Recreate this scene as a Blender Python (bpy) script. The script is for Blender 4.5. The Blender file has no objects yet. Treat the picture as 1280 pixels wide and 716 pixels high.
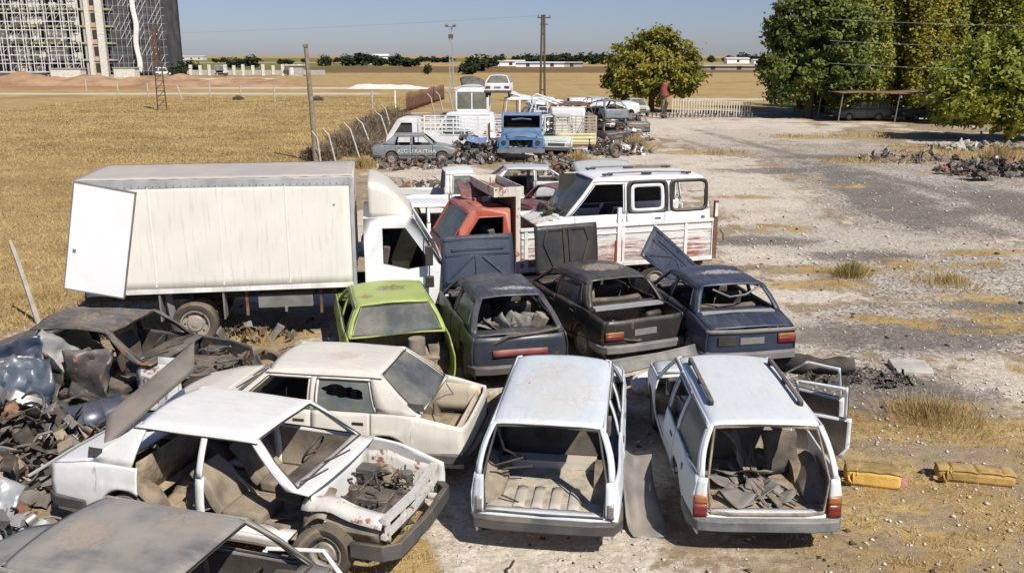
import bpy, bmesh, math, random
import numpy as np
from mathutils import Vector, Matrix, Euler, noise
R = math.radians
S = bpy.context.scene
COL = S.collection
# ------------------------------------------------------------------ camera, sky, sun
PITCH = math.atan(289/1118)
cd = bpy.data.cameras.new('camera'); cam = bpy.data.objects.new('camera', cd); COL.objects.link(cam)
cam.location = (0, 0, 5.25); cam.rotation_euler = (R(90)-PITCH, 0, 0)
cd.sensor_width = 36; cd.lens = 36*1118/1280; cd.clip_start = .1; cd.clip_end = 9000
S.camera = cam
SUN_EL, SUN_AZ = 47, 146         # azimuth clockwise from +Y (camera looks along +Y)
w = bpy.data.worlds.new('World'); S.world = w; w.use_nodes = True
nt = w.node_tree; sky = nt.nodes.new('ShaderNodeTexSky'); sky.sky_type = 'NISHITA'; sky.sun_disc = False
sky.sun_elevation = R(SUN_EL); sky.sun_rotation = R(SUN_AZ); sky.air_density = 1.0; sky.dust_density = 0.35; sky.ozone_density = 2.2
bg = nt.nodes['Background']; 
tint = nt.nodes.new('ShaderNodeMix'); tint.data_type = 'RGBA'; tint.blend_type = 'MULTIPLY'; tint.inputs['Factor'].default_value = 1; tint.inputs['B'].default_value = (.80, .87, 1.24, 1)
nt.links.new(sky.outputs[0], tint.inputs['A']); nt.links.new(tint.outputs['Result'], bg.inputs[0]); bg.inputs[1].default_value = .06
sd = bpy.data.lights.new('sun', 'SUN'); sun = bpy.data.objects.new('sun', sd); COL.objects.link(sun)
sd.energy = 5.0; sd.angle = R(.5); sd.color = (1, .955, .88)
sv = Vector((math.sin(R(SUN_AZ))*math.cos(R(SUN_EL)), math.cos(R(SUN_AZ))*math.cos(R(SUN_EL)), math.sin(R(SUN_EL))))
sun.rotation_euler = sv.to_track_quat('Z', 'Y').to_euler()
S.view_settings.view_transform = 'Standard'; S.view_settings.look = 'None'; S.view_settings.exposure = .2; S.view_settings.gamma = 1

rnd = random.Random(7)
# ------------------------------------------------------------------ materials
def nodes(name):
    m = bpy.data.materials.new(name); m.use_nodes = True
    t = m.node_tree; b = t.nodes['Principled BSDF']
    return m, t, b
def N(t, ty, **kw):
    n = t.nodes.new(ty)
    for k, v in kw.items():
        if hasattr(n, k): setattr(n, k, v)
        else: n.inputs[k.replace('_', ' ')].default_value = v
    return n
def mixc(t, fac, a, b):
    n = t.nodes.new('ShaderNodeMix'); n.data_type = 'RGBA'
    for s, v in ((n.inputs['Factor'], fac), (n.inputs['A'], a), (n.inputs['B'], b)):
        if isinstance(v, bpy.types.NodeSocket): t.links.new(v, s)
        elif isinstance(v, (int, float)): s.default_value = v
        else: s.default_value = (*v[:3], 1)
    return n.outputs['Result']
def math_(t, op, a, b=0., c=0.):
    n = t.nodes.new('ShaderNodeMath'); n.operation = op
    for s, v in zip(n.inputs, (a, b, c)):
        if isinstance(v, bpy.types.NodeSocket): t.links.new(v, s)
        else: s.default_value = v
    return n.outputs[0]
def ramp(t, v, lo, hi):
    n = t.nodes.new('ShaderNodeMapRange'); n.interpolation_type = 'SMOOTHSTEP'
    t.links.new(v, n.inputs[0]); n.inputs[1].default_value = lo; n.inputs[2].default_value = hi
    return n.outputs[0]
def objco(t, seed=0, scale=(1, 1, 1)):
    tc = t.nodes.new('ShaderNodeTexCoord'); mp = t.nodes.new('ShaderNodeMapping')
    t.links.new(tc.outputs['Object'], mp.inputs[0]); mp.inputs[1].default_value = (seed*3.7, seed*1.9, seed*2.3); mp.inputs[3].default_value = scale
    return mp.outputs[0], tc
def noi(t, co, scale, detail=4, rough=.6):
    n = t.nodes.new('ShaderNodeTexNoise'); t.links.new(co, n.inputs['Vector'])
    n.inputs['Scale'].default_value = scale; n.inputs['Detail'].default_value = detail; n.inputs['Roughness'].default_value = rough
    return n.outputs['Fac']
DUST = (.40, .31, .20); RUST = (.16, .06, .025)
def surf(name, col, rough=.55, metal=0, var=.18, scale=2.5, rust=0., dust=.3, seed=0, bump=.0, bscale=30, patches=(), coat=0, streak=0, dustc=DUST, rustc=RUST, spec=.4, fade=0.):
    """weathered surface: tone variation, grime streaks, rust blotches, settled dust"""
    m, t, b = nodes(name)
    co, tc = objco(t, seed)
    n1 = noi(t, co, scale); n2 = noi(t, co, scale*6, 5, .7)
    lo = tuple(c*(1-var) for c in col); hi = tuple(min(1, c*(1+var)) for c in col)
    c = mixc(t, ramp(t, n1, .3, .7), lo, hi)
    if streak:
        co2, _ = objco(t, seed+3, (6, 6, .5)); ns = noi(t, co2, 3, 4)
        c = mixc(t, math_(t, 'MULTIPLY', ramp(t, ns, .5, .75), streak), c, tuple(x*.45 for x in col))
    for (px, py, rx, ry, pc, zmin) in patches:
        sx = t.nodes.new('ShaderNodeSeparateXYZ'); t.links.new(tc.outputs['Object'], sx.inputs[0])
        ddx = math_(t, 'DIVIDE', math_(t, 'SUBTRACT', sx.outputs[0], px), rx); ddy = math_(t, 'DIVIDE', math_(t, 'SUBTRACT', sx.outputs[1], py), ry)
        d = math_(t, 'ADD', math_(t, 'MULTIPLY', ddx, ddx), math_(t, 'MULTIPLY', ddy, ddy))
        d = math_(t, 'ADD', d, math_(t, 'MULTIPLY', math_(t, 'SUBTRACT', n2, .5), 4.2))
        k = math_(t, 'SUBTRACT', 1., ramp(t, d, .7, 1.0)); k = math_(t, 'MULTIPLY', k, ramp(t, noi(t, co, 22, 5, .8), .36, .56)); k = math_(t, 'MULTIPLY', k, math_(t, 'GREATER_THAN', sx.outputs[2], zmin))
        c = mixc(t, k, c, pc)
    if fade:
        g0 = t.nodes.new('ShaderNodeNewGeometry'); s0 = t.nodes.new('ShaderNodeSeparateXYZ'); t.links.new(g0.outputs['Normal'], s0.inputs[0])
        co3, _ = objco(t, seed+5, (5, .9, 2)); nf = noi(t, co3, 2.6, 7, .75)
        kf = math_(t, 'MULTIPLY', ramp(t, nf, .44, .68), math_(t, 'MULTIPLY', ramp(t, s0.outputs[2], -.1, .9), fade)); c = mixc(t, kf, c, tuple(x*.55+.17 for x in col))
        co4, _ = objco(t, seed+6, (26, 2.2, 9)); ks = math_(t, 'MULTIPLY', ramp(t, noi(t, co4, 3, 3, .8), .64, .70), .5*fade); c = mixc(t, ks, c, (.30, .28, .25))
    if dust:
        g = t.nodes.new('ShaderNodeNewGeometry'); s = t.nodes.new('ShaderNodeSeparateXYZ'); t.links.new(g.outputs['Normal'], s.inputs[0])
        up = ramp(t, s.outputs[2], -.3, 1.0)
        k = math_(t, 'MULTIPLY', math_(t, 'MULTIPLY', ramp(t, n1, .15, .8), dust), math_(t, 'ADD', up, .25))
        c = mixc(t, k, c, dustc)
    if rust:
        n3 = noi(t, co, 4.3, 6, .72)
        k = ramp(t, n3, .72-.3*rust, .78-.3*rust)
        c = mixc(t, k, c, mixc(t, n2, rustc, tuple(x*2.2 for x in rustc)))
    t.links.new(c, b.inputs['Base Color'])
    b.inputs['Metallic'].default_value = metal
    b.inputs['Specular IOR Level'].default_value = spec
    t.links.new(math_(t, 'ADD', rough-.12, math_(t, 'MULTIPLY', n2, .25)), b.inputs['Roughness'])
    if coat: b.inputs['Coat Weight'].default_value = coat; b.inputs['Coat Roughness'].default_value = .25
    if bump:
        bp = t.nodes.new('ShaderNodeBump'); bp.inputs['Strength'].default_value = bump; bp.inputs['Distance'].default_value = .02
        t.links.new(noi(t, co, bscale, 5), bp.inputs['Height']); t.links.new(bp.outputs[0], b.inputs['Normal'])
    return m
def glass(name, tint=(.10, .13, .12), clear=.45, dirt=.5, seed=0):
    m, t, b = nodes(name); co, tc = objco(t, seed); n1 = noi(t, co, 2.2, 5)
    b.inputs['Base Color'].default_value = (*tint, 1); b.inputs['Roughness'].default_value = .12
    c = mixc(t, math_(t, 'MULTIPLY', ramp(t, n1, .3, .75), dirt), tint, (.34, .31, .25)); t.links.new(c, b.inputs['Base Color'])
    t.links.new(math_(t, 'ADD', .08, math_(t, 'MULTIPLY', n1, .3)), b.inputs['Roughness'])
    tr = t.nodes.new('ShaderNodeBsdfTransparent'); tr.inputs[0].default_value = (.55, .62, .6, 1)
    mx = t.nodes.new('ShaderNodeMixShader'); mx.inputs[0].default_value = clear
    t.links.new(b.outputs[0], mx.inputs[1]); t.links.new(tr.outputs[0], mx.inputs[2]); t.links.new(mx.outputs[0], t.nodes['Material Output'].inputs[0])
    return m
def leafmat(name, c1, c2, c3, seed=0, scale=.5, trans=.3):
    m, t, b = nodes(name); co, tc = objco(t, seed); n1 = noi(t, co, scale, 3)
    g = t.nodes.new('ShaderNodeNewGeometry'); rp = g.outputs['Random Per Island']
    c = mixc(t, ramp(t, n1, .35, .65), c1, c2)
    c = mixc(t, ramp(t, rp, .55, 1.0), c, c3)
    c = mixc(t, math_(t, 'MULTIPLY', rp, .18), c, (.02, .025, .01))
    t.links.new(c, b.inputs['Base Color']); b.inputs['Roughness'].default_value = .6; b.inputs['Specular IOR Level'].default_value = .25
    tl = t.nodes.new('ShaderNodeBsdfTranslucent'); t.links.new(c, tl.inputs[0]); mx = t.nodes.new('ShaderNodeMixShader'); mx.inputs[0].default_value = trans
    t.links.new(b.outputs[0], mx.inputs[1]); t.links.new(tl.outputs[0], mx.inputs[2]); t.links.new(mx.outputs[0], t.nodes['Material Output'].inputs[0])
    return m
MAT = {}
MAT['rubber'] = surf('rubber', (.035, .033, .031), .85, dust=.5, bump=.3)
MAT['rim'] = surf('rim', (.30, .28, .25), .6, .2, rust=.25, dust=.5)
MAT['plastic'] = surf('plastic', (.055, .057, .060), .6, dust=.30, scale=3)
MAT['plastic_grey'] = surf('plastic_grey', (.16, .16, .155), .65, dust=.3, scale=3)
MAT['black'] = surf('black_trim', (.018, .018, .019), .6, dust=.25)
MAT['dark_in'] = surf('dark_interior', (.030, .028, .026), .85, dust=.35)  # dark trim; also stands for shade in cabin linings and floors
MAT['floor_dirt'] = surf('dusty_floor', (.27, .21, .145), .95, var=.4, scale=6, dust=.5, bump=.8, bscale=18)
MAT['seat'] = surf('seat_cloth', (.20, .17, .13), .95, var=.3, dust=.5, bump=.3)
MAT['seat_dark'] = surf('seat_dark', (.05, .045, .042), .95, var=.3, dust=.4, bump=.3)
MAT['card'] = surf('trim_card', (.22, .19, .15), .9, var=.3, scale=4, dust=.4, streak=.4)
MAT['steel'] = surf('bare_steel', (.30, .29, .28), .5, .6, rust=.35, dust=.35)
MAT['engine'] = surf('oily_metal', (.10, .095, .09), .6, .4, rust=.45, dust=.4, scale=6)
MAT['alu'] = surf('aluminium', (.42, .43, .44), .5, .3, dust=.3, streak=.3)
MAT['rusty'] = surf('rusty_iron', (.15, .07, .04), .85, .1, var=.4, scale=6, rust=.5, dust=.3)
MAT['red_lens'] = surf('red_lens', (.17, .010, .010), .35, dust=.3)
MAT['orange_lens'] = surf('orange_lens', (.34, .12, .03), .35, dust=.3)
MAT['lamp_glass'] = surf('lamp_glass', (.5, .5, .48), .2, .3, dust=.3)
MAT['plate'] = surf('plate_white', (.6, .6, .58), .5, dust=.3)
MAT['white_paint'] = surf('old_white_paint', (.72, .71, .67), .6, rust=.22, dust=.2, streak=.3)
MAT['glass'] = glass('dusty_glass'); MAT['glass_dirty'] = glass('dirty_glass', (.10, .11, .105), .25, .75, 4)
MAT['glass_green'] = glass('green_glass', (.09, .13, .12), .3, .55, 2)
MAT['concrete'] = surf('concrete', (.40, .38, .34), .95, var=.25, scale=3, dust=.2, bump=.3)
MAT['wood'] = surf('grey_wood', (.22, .18, .13), .9, var=.3, scale=8, dust=.1, bump=.4)
MAT['bark'] = surf('bark', (.10, .075, .055), .95, var=.35, scale=8, dust=.1, bump=.6)

# ------------------------------------------------------------------ mesh helper
DEF = None
class MB:
    def __init__(s): s.v = []; s.f = []; s.mi = []; s.cur = 0
    def add(s, vs, fs):
        o = len(s.v); s.v += [tuple(v) for v in vs]; s.f += [tuple(i+o for i in f) for f in fs]; s.mi += [s.cur]*len(fs); return s
    def box(s, c, d, rot=None):
        M = (Euler(rot).to_matrix() if rot else Matrix.Identity(3)); c = Vector(c)
        vs = [c+M@Vector((x*d[0]/2, y*d[1]/2, z*d[2]/2)) for x in (-1, 1) for y in (-1, 1) for z in (-1, 1)]
        return s.add(vs, [(0, 1, 3, 2), (4, 6, 7, 5), (0, 4, 5, 1), (2, 3, 7, 6), (0, 2, 6, 4), (1, 5, 7, 3)])
    def grid(s, rows):
        n = len(rows[0]); vs = [p for r in rows for p in r]
        return s.add(vs, [(i*n+j, i*n+j+1, (i+1)*n+j+1, (i+1)*n+j) for i in range(len(rows)-1) for j in range(n-1)])
    def fgrid(s, f, nu, nv): return s.grid([[f(i/nu, j/nv) for j in range(nv+1)] for i in range(nu+1)])
    def tube(s, pts, r, n=8, closed=False):
        pts = [Vector(p) for p in pts]; m = len(pts); rs = r if isinstance(r, (list, tuple)) else [r]*m
        o = len(s.v); prev = None; ring = []
        for i, p in enumerate(pts):
            a = pts[(i-1) % m] if (closed or i) else pts[0]; b = pts[(i+1) % m] if (closed or i < m-1) else pts[-1]
            d = (b-a)
            if d.length < 1e-6: d = Vector((0, 0, 1))
            d.normalize()
            u = prev if prev is not None else (Vector((0, 0, 1)) if abs(d.z) < .9 else Vector((1, 0, 0)))
            u = (u-d*u.dot(d))
            if u.length < 1e-5: u = d.orthogonal()
            u.normalize(); prev = u; v = d.cross(u)
            ring.append([p+(u*math.cos(2*math.pi*k/n)+v*math.sin(2*math.pi*k/n))*rs[i] for k in range(n)])
        vs = [q for r_ in ring for q in r_]; fs = []
        for i in range(m if closed else m-1):
            for k in range(n): fs.append((i*n+k, i*n+(k+1) % n, ((i+1) % m)*n+(k+1) % n, ((i+1) % m)*n+k))
        if not closed: fs += [tuple(range(n))[::-1], tuple((m-1)*n+k for k in range(n))]
        return s.add(vs, fs)
    def cyl(s, a, b, r0, r1=None, n=16): return s.tube([a, b], [r0, r0 if r1 is None else r1], n)
    def bar(s, pts, wd, h):
        """rectangular section swept along a horizontal path (h upright)"""
        pts = [Vector(p) for p in pts]; m = len(pts); vs = []; fs = []
        for i, p in enumerate(pts):
            d = (pts[min(m-1, i+1)]-pts[max(0, i-1)]); d.z = 0; d.normalize(); nrm = Vector((d.y, -d.x, 0))
            for (a, b) in ((-.5, -.5), (.5, -.36), (.5, .36), (-.5, .5)): vs.append(p+nrm*a*wd+Vector((0, 0, b*h)))
        for i in range(m-1):
            for k in range(4): fs.append((i*4+k, i*4+(k+1) % 4, i*4+4+(k+1) % 4, i*4+4+k))
        fs += [(0, 1, 2, 3), (m*4-1, m*4-2, m*4-3, m*4-4)]
        return s.add(vs, fs)
    def lathe(s, prof, c, axis, n=24):
        """prof: (radius, offset along axis)"""
        ax = Vector(axis).normalized(); u = ax.orthogonal().normalized(); v = ax.cross(u); c = Vector(c)
        vs = [c+ax*o+(u*math.cos(2*math.pi*k/n)+v*math.sin(2*math.pi*k/n))*r for (r, o) in prof for k in range(n)]
        return s.add(vs, [(i*n+k, i*n+(k+1) % n, (i+1)*n+(k+1) % n, (i+1)*n+k) for i in range(len(prof)-1) for k in range(n)])
    def prism(s, poly, h0, h1, axis='x'):
        """polygon in the plane normal to axis, extruded from h0 to h1"""
        def P(a, b, h): return {'x': (h, a, b), 'y': (a, h, b), 'z': (a, b, h)}[axis]
        n = len(poly); vs = [P(a, b, h0) for a, b in poly]+[P(a, b, h1) for a, b in poly]
        return s.add(vs, [tuple(range(n))[::-1], tuple(range(n, 2*n))]+[(i, (i+1) % n, n+(i+1) % n, n+i) for i in range(n)])
    def build(s, name, mat, parent=None, solid=0, smooth=35, bevel=0, xf=None, sub=0):
        vs = s.v
        if xf is not None: vs = [xf@Vector(v) for v in vs]
        if DEF: vs = [DEF(Vector(v)) for v in vs]
        me = bpy.data.meshes.new(name); me.from_pydata([tuple(v) for v in vs], [], s.f)
        for mm in (mat if isinstance(mat, (list, tuple)) else [mat]): me.materials.append(mm)
        if max(s.mi, default=0): me.polygons.foreach_set('material_index', s.mi)
        if len(s.f) < 60000:
            bm = bmesh.new(); bm.from_mesh(me); bmesh.ops.remove_doubles(bm, verts=bm.verts, dist=1e-5); bmesh.ops.recalc_face_normals(bm, faces=bm.faces); bm.to_mesh(me); bm.free()
        o = bpy.data.objects.new(name, me); COL.objects.link(o)
        if parent: o.parent = parent
        if smooth:
            me.polygons.foreach_set('use_smooth', [True]*len(me.polygons)); me.set_sharp_from_angle(angle=R(smooth))
        if solid: md = o.modifiers.new('thick', 'SOLIDIFY'); md.thickness = solid; md.offset = 0
        if bevel: md = o.modifiers.new('round', 'BEVEL'); md.width = bevel; md.segments = 2; md.limit_method = 'ANGLE'
        if sub: md = o.modifiers.new('sub', 'SUBSURF'); md.levels = sub; md.render_levels = sub
        return o
def tag(o, label=None, cat=None, group=None, kind=None):
    for k, v in (('label', label), ('category', cat), ('group', group), ('kind', kind)):
        if v: o[k] = v
    return o
def empty(name, loc, yaw=0, label=None, cat=None, group=None, rot=None):
    o = bpy.data.objects.new(name, None); COL.objects.link(o); o.location = loc; o.rotation_euler = rot or (0, 0, R(yaw)); o.empty_display_size = .2
    return tag(o, label, cat, group)
def copy_tree(o, parent=None):
    c = o.copy(); COL.objects.link(c); c.parent = parent
    for ch in list(o.children): copy_tree(ch, c)
    return c
def lerp(a, b, t): return a+(b-a)*t
def pl(pts, y):
    if y <= pts[0][0]: return pts[0][1]
    for (a, b), (c, d) in zip(pts, pts[1:]):
        if y <= c: return b+(d-b)*(y-a)/(c-a)
    return pts[-1][1]
def lin(a, b, n): return [a+(b-a)*i/n for i in range(n+1)]

# ------------------------------------------------------------------ ground
def fbm(x, y, seed, octs=4):
    out = np.zeros_like(x); amp = 1; tot = 0
    rg = np.random.RandomState(seed)
    for o in range(octs):
        T = rg.rand(64, 64); xi = np.floor(x).astype(int); yi = np.floor(y).astype(int); fx = x-xi; fy = y-yi
        fx = fx*fx*(3-2*fx); fy = fy*fy*(3-2*fy)
        a = T[xi % 64, yi % 64]; b = T[(xi+1) % 64, yi % 64]; c = T[xi % 64, (yi+1) % 64]; d = T[(xi+1) % 64, (yi+1) % 64]
        out += amp*((a*(1-fx)+b*fx)*(1-fy)+(c*(1-fx)+d*fx)*fy); tot += amp; amp *= .5; x = x*2.03+11.3; y = y*2.03+5.7
    return out/tot
def sst(x, a, b): t = np.clip((x-a)/(b-a), 0, 1); return t*t*(3-2*t)
def cover(X, Y):
    """what covers the ground at X, Y: dry grass, grey gravel, chalk stones, green crop, brown scrub"""
    n = fbm(X*.35+50, Y*.35+50, 1); n2 = fbm(X*1.1+20, Y*1.1+20, 2); n3 = fbm(X*.09+9, Y*.09+9, 3); n4 = fbm(X*3.1+5, Y*3.1+5, 4); wob = (n-.5)*2
    def ell(cx, cy, rx, ry, soft=.5, a=0):
        c, s = math.cos(R(a)), math.sin(R(a)); dx = (X-cx)*c+(Y-cy)*s; dy = -(X-cx)*s+(Y-cy)*c
        return 1-sst(np.sqrt((dx/rx)**2+(dy/ry)**2)+wob*.55+(n2-.5)*1.0+(n4-.5)*.8, 1-soft, 1+soft)
    fence = -9.7+.3*np.sin(Y*.2)
    grass = 1-sst(X+wob*.6, fence-.3, fence+.5)                       # stubble field left of the fence
    far = sst(Y+wob*4, 86, 90); grass = np.maximum(grass, far)
    grey = np.zeros_like(X); chalk = np.zeros_like(X)
    yard = (1-grass)
    chalk = np.maximum(chalk, yard*(.30+.5*sst(n, .45, .68)))
    # bottom right dry grass
    for e in ((6.8, 8.2, 4.6, 1.7, .6), (4.2, 10.6, 1.3, .8, .6), (8.6, 9.6, 2, .8, .6), (7.4, 12.2, 1.9, .9, .6), (4.4, 9.4, 1.6, 1.7, .5), (9.5, 10.5, 3, 1.2, .5), (5.2, 12.4, 1.5, .8, .5), (7.2, 20.4, 1.8, .7, .5), (9.3, 17.5, 1.5, .9, .5), (8.5, 22.0, 2, .5, .5),
              (10.5, 14.5, 2.5, .8, .5), (9.8, 19.3, 1.6, .6, .6), (11.2, 22.6, 1.8, .6, .6), (7.6, 17.6, .9, .35, .6), (12.5, 18, 1.5, .6, .6), (13.2, 24, 1.6, .5, .6), (4.6, 15.8, .5, 1.2, .6), (6.2, 30, 1.2, .9, .6), (9.0, 34, 1.6, .7, .6), (1.1, 7.4, 2.6, .7, .6), (-1.2, 8.5, .8, 1.6, .5), (24, 60, 7, 2.0, .5), (19, 46, 3, 1.2, .6), (10, 50, 3, 1.5, .7), (6.5, 52, 3, 1.2, .6), (26, 50, 5, 4, .5), (-7.6, 18.6, 2.2, 2.2, .6), (-5.5, 16.6, 2.6, .8, .6), (-8, 24, 2.5, 8, .5), (-8.4, 42, 2.4, 9, .5), (8.0, 27.5, 1.4, .8, .6), (14, 37, 1.4, 1, .6)):
        grass = np.maximum(grass, ell(*e)*.74)
    grass = np.where((X > -9) & (Y < 84), grass*(.62+.75*sst(n2*.6+n4*.4, .38, .6)), grass)
    for e in ((15.5, 34, 5.0, 15, .4, -14), (8.8, 25.2, 2.4, 1.9, .5), (8.2, 17.0, 3.4, 1.7, .5), (6.3, 14.1, 2.2, .8, .5), (11.5, 20.5, 4, 1.8, .4), (17, 56, 6, 10, .6), (22.0, 40, 5, 3, .5)):
        grey = np.maximum(grey, ell(*e))
    chalk = chalk*(1-.85*grey)
    for e in ((15.5, 66, 8, 14, .6), (9.5, 38, 2.6, 13, .5, -4), (6.8, 23.8, 1.5, 1.4, .5), (11.6, 25.5, 4.6, 1.6, .6, -24), (9.2, 31, 1.5, 6, .6, -8), (8.4, 14.2, 1.5, 1.3, .6), (5.0, 17.5, 1.2, 1.7, .5), (-2.9, 15.7, 1.4, .9, .6), (1.2, 9.9, .5, 2, .5), (8.8, 10.3, 1.3, .6, .6), (2.6, 52, 6, 4, .5), (0, 28, 8, 3, .6)):
        chalk = np.maximum(chalk, ell(*e)*.95)
    chalk *= 1-.55*grass
    stain = np.zeros_like(X)
    for e in ((14.2, 36, 1.7, 9, .8, -9), (17.5, 30, 1.3, 7, .8, -12), (7.2, 25.6, 1.6, .7, .7), (9.4, 23.6, 1.3, .5, .7), (7.9, 16.6, 2.2, .9, .7), (5.9, 13.6, 1.5, .7, .7), (2.0, 11.9, .8, .8, .7), (13.5, 30, 2.4, 1.0, .7), (12, 42, 2.5, 1.2, .8), (17, 48, 3, 1.2, .8), (5.2, 37, 1.2, 1, .7), (-1.6, 9.3, .7, 1.0, .7), (10.8, 18.6, 1.6, .5, .7)): stain = np.maximum(stain, ell(*e))
    # tracks: darker wheel lines through the grey track
    tr = np.exp(-((X-(15.5-(Y-34)*.13)-1.8)/.9)**2)+np.exp(-((X-(15.5-(Y-34)*.13)+1.6)/.8)**2)
    dark = np.maximum(np.clip(tr, 0, 1)*grey*sst(Y, 18, 26)*.7, stain*.9)
    green = sst(Y+wob*8, 300, 320)*(1-sst(Y, 560, 640))*(1-sst(X, -120, -20))+sst(Y+wob*10, 640, 760)*(1-sst(Y, 1500, 1800))*.6
    brown = sst(Y+wob*6, 270, 290)*(1-sst(Y, 420, 450))*sst(X, -130, -60)
    # pale dirt road and chalk heaps beyond the field on the left
    road = np.exp(-((Y-128-wob*1.5)/4.)**2)*(1-sst(X, -22, -12)); road = np.maximum(road, np.exp(-((Y-150-(X+60)*.02)/5)**2)*sst(X, -70, -45)*(1-sst(X, -10, 6)))
    road = np.maximum(road, np.exp(-((Y-205-wob*3)/16)**2)*(1-sst(X, -58, -48)))
    road = np.maximum(road, .9*np.exp(-((Y-112-wob*2)/4)**2)*sst(X, 16, 22))
    earth = np.exp(-((Y-166-wob*5)/22)**2)*(1-sst(X, -48, -30))
    return dict(grass=grass, grey=grey, chalk=np.maximum(chalk, road*.95), green=green, brown=brown, earth=earth, dark=dark, road=road, n2=n2)
def gh(X, Y):
    return (fbm(X*.8+7, Y*.8+7, 11, 4)-.5)*.05
def build_ground():
    xs = np.unique(np.concatenate([np.arange(-14, 18, .13), np.arange(-60, -14, .6), np.arange(18, 60, .5), np.arange(-300, -60, 5), np.arange(60, 300, 5), np.linspace(300, 4000, 24), np.linspace(-4000, -300, 24)]).round(3))
    ys = np.unique(np.concatenate([np.linspace(-60, 4, 10), np.arange(4, 26, .13), np.arange(26, 95, .5), np.arange(95, 320, 2.5), np.arange(320, 800, 15), np.linspace(800, 7500, 30)]).round(3))
    X, Y = np.meshgrid(xs, ys); c = cover(X, Y); Z = gh(X, Y)
    Z = Z+c['earth']*0
    nx, ny = len(xs), len(ys)
    v = np.stack([X, Y, Z], -1).reshape(-1, 3)
    i = np.arange(nx*ny).reshape(ny, nx); f = np.stack([i[:-1, :-1], i[:-1, 1:], i[1:, 1:], i[1:, :-1]], -1).reshape(-1, 4)
    me = bpy.data.meshes.new('ground'); me.vertices.add(len(v)); me.vertices.foreach_set('co', v.ravel())
    me.loops.add(f.size); me.loops.foreach_set('vertex_index', f.ravel().astype(np.int32)); me.polygons.add(len(f))
    me.polygons.foreach_set('loop_start', np.arange(0, f.size, 4, dtype=np.int32)); me.update(calc_edges=True); me.validate()
    for nm, ch in (('cov', ('grass', 'grey', 'chalk')), ('cov2', ('green', 'brown', 'earth')), ('cov3', ('dark', 'road', 'n2'))):
        a = me.color_attributes.new(nm, 'FLOAT_COLOR', 'POINT'); a.data.foreach_set('color', np.stack([c[k] for k in ch]+[np.ones_like(X)], -1).astype(np.float32).ravel())
    me.polygons.foreach_set('use_smooth', [True]*len(me.polygons))
    m, t, b = nodes('ground_cover')
    g = t.nodes.new('ShaderNodeNewGeometry'); P = g.outputs['Position']
    def att(n):
        a = t.nodes.new('ShaderNodeAttribute'); a.attribute_name = n; s = t.nodes.new('ShaderNodeSeparateColor'); t.links.new(a.outputs['Color'], s.inputs[0]); return s.outputs
    a1, a2, a3 = att('cov'), att('cov2'), att('cov3')
    nA = noi(t, P, .6, 5); nB = noi(t, P, 5, 6, .7); nC = noi(t, P, 28, 4, .7); nD = noi(t, P, .07, 4)
    soil = mixc(t, ramp(t, nB, .3, .7), (.25, .185, .115), (.36, .28, .185))
    soil = mixc(t, ramp(t, nA, .5, .72), soil, (.17, .115, .065))
    # pale chalk with pebbles
    vo = t.nodes.new('ShaderNodeTexVoronoi'); t.links.new(P, vo.inputs['Vector']); vo.inputs['Scale'].default_value = 17
    vr = t.nodes.new('ShaderNodeSeparateColor'); t.links.new(vo.outputs['Color'], vr.inputs[0])
    vo2 = t.nodes.new('ShaderNodeTexVoronoi'); t.links.new(P, vo2.inputs['Vector']); vo2.inputs['Scale'].default_value = 7
    vr2 = t.nodes.new('ShaderNodeSeparateColor'); t.links.new(vo2.outputs['Color'], vr2.inputs[0])
    chalkc = mixc(t, vr.outputs[0], (.41, .345, .26), (.71, .64, .54)); chalkc = mixc(t, ramp(t, nB, .35, .75), chalkc, (.52, .44, .335)); chalkc = mixc(t, math_(t, 'MULTIPLY', ramp(t, nA, .45, .7), .4), chalkc, (.30, .235, .16))
    k = ramp(t, math_(t, 'ADD', a1[2], math_(t, 'MULTIPLY', math_(t, 'SUBTRACT', nB, .5), 1.1)), .42, .72)
    c = mixc(t, k, soil, chalkc)
    greyc = mixc(t, ramp(t, vr.outputs[1], .2, 1), (.18, .152, .118), (.43, .37, .295))
    # white stones in the grey gravel: more of them towards the pale strips
    st = math_(t, 'GREATER_THAN', vr2.outputs[2], math_(t, 'SUBTRACT', .93, math_(t, 'MULTIPLY', ramp(t, nA, .35, .7), .35)))
    st = math_(t, 'MULTIPLY', st, math_(t, 'LESS_THAN', vo2.outputs['Distance'], .075))
    st2 = math_(t, 'GREATER_THAN', vr.outputs[2], math_(t, 'SUBTRACT', .98, math_(t, 'MULTIPLY', ramp(t, nA, .3, .7), .5)))
    greyc = mixc(t, math_(t, 'MULTIPLY', st2, .75), greyc, (.60, .55, .48)); 
    k = ramp(t, math_(t, 'ADD', a1[1], math_(t, 'MULTIPLY', math_(t, 'SUBTRACT', nB, .5), .9)), .3, .65)
    k = math_(t, 'MULTIPLY', k, math_(t, 'SUBTRACT', 1., math_(t, 'MULTIPLY', a1[2], .6)))
    c = mixc(t, k, c, greyc)
    c = mixc(t, math_(t, 'MULTIPLY', st, math_(t, 'SUBTRACT', 1., a1[0])), c, (.68, .64, .57))
    c = mixc(t, math_(t, 'MULTIPLY', ramp(t, math_(t, 'ADD', a3[0], math_(t, 'MULTIPLY', math_(t, 'SUBTRACT', nB, .5), .9)), .25, .8), .72), c, mixc(t, nC, (.075, .065, .055), (.17, .15, .13)))
    # dry grass / stubble with streaky rows
    mp = t.nodes.new('ShaderNodeMapping'); t.links.new(P, mp.inputs[0]); mp.inputs[3].default_value = (.8, 1.3, 1); mp.inputs[2].default_value = (0, 0, R(-12))
    nS = noi(t, mp.outputs[0], .55, 6, .7); nS2 = noi(t, mp.outputs[0], 6, 5, .7)
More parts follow.
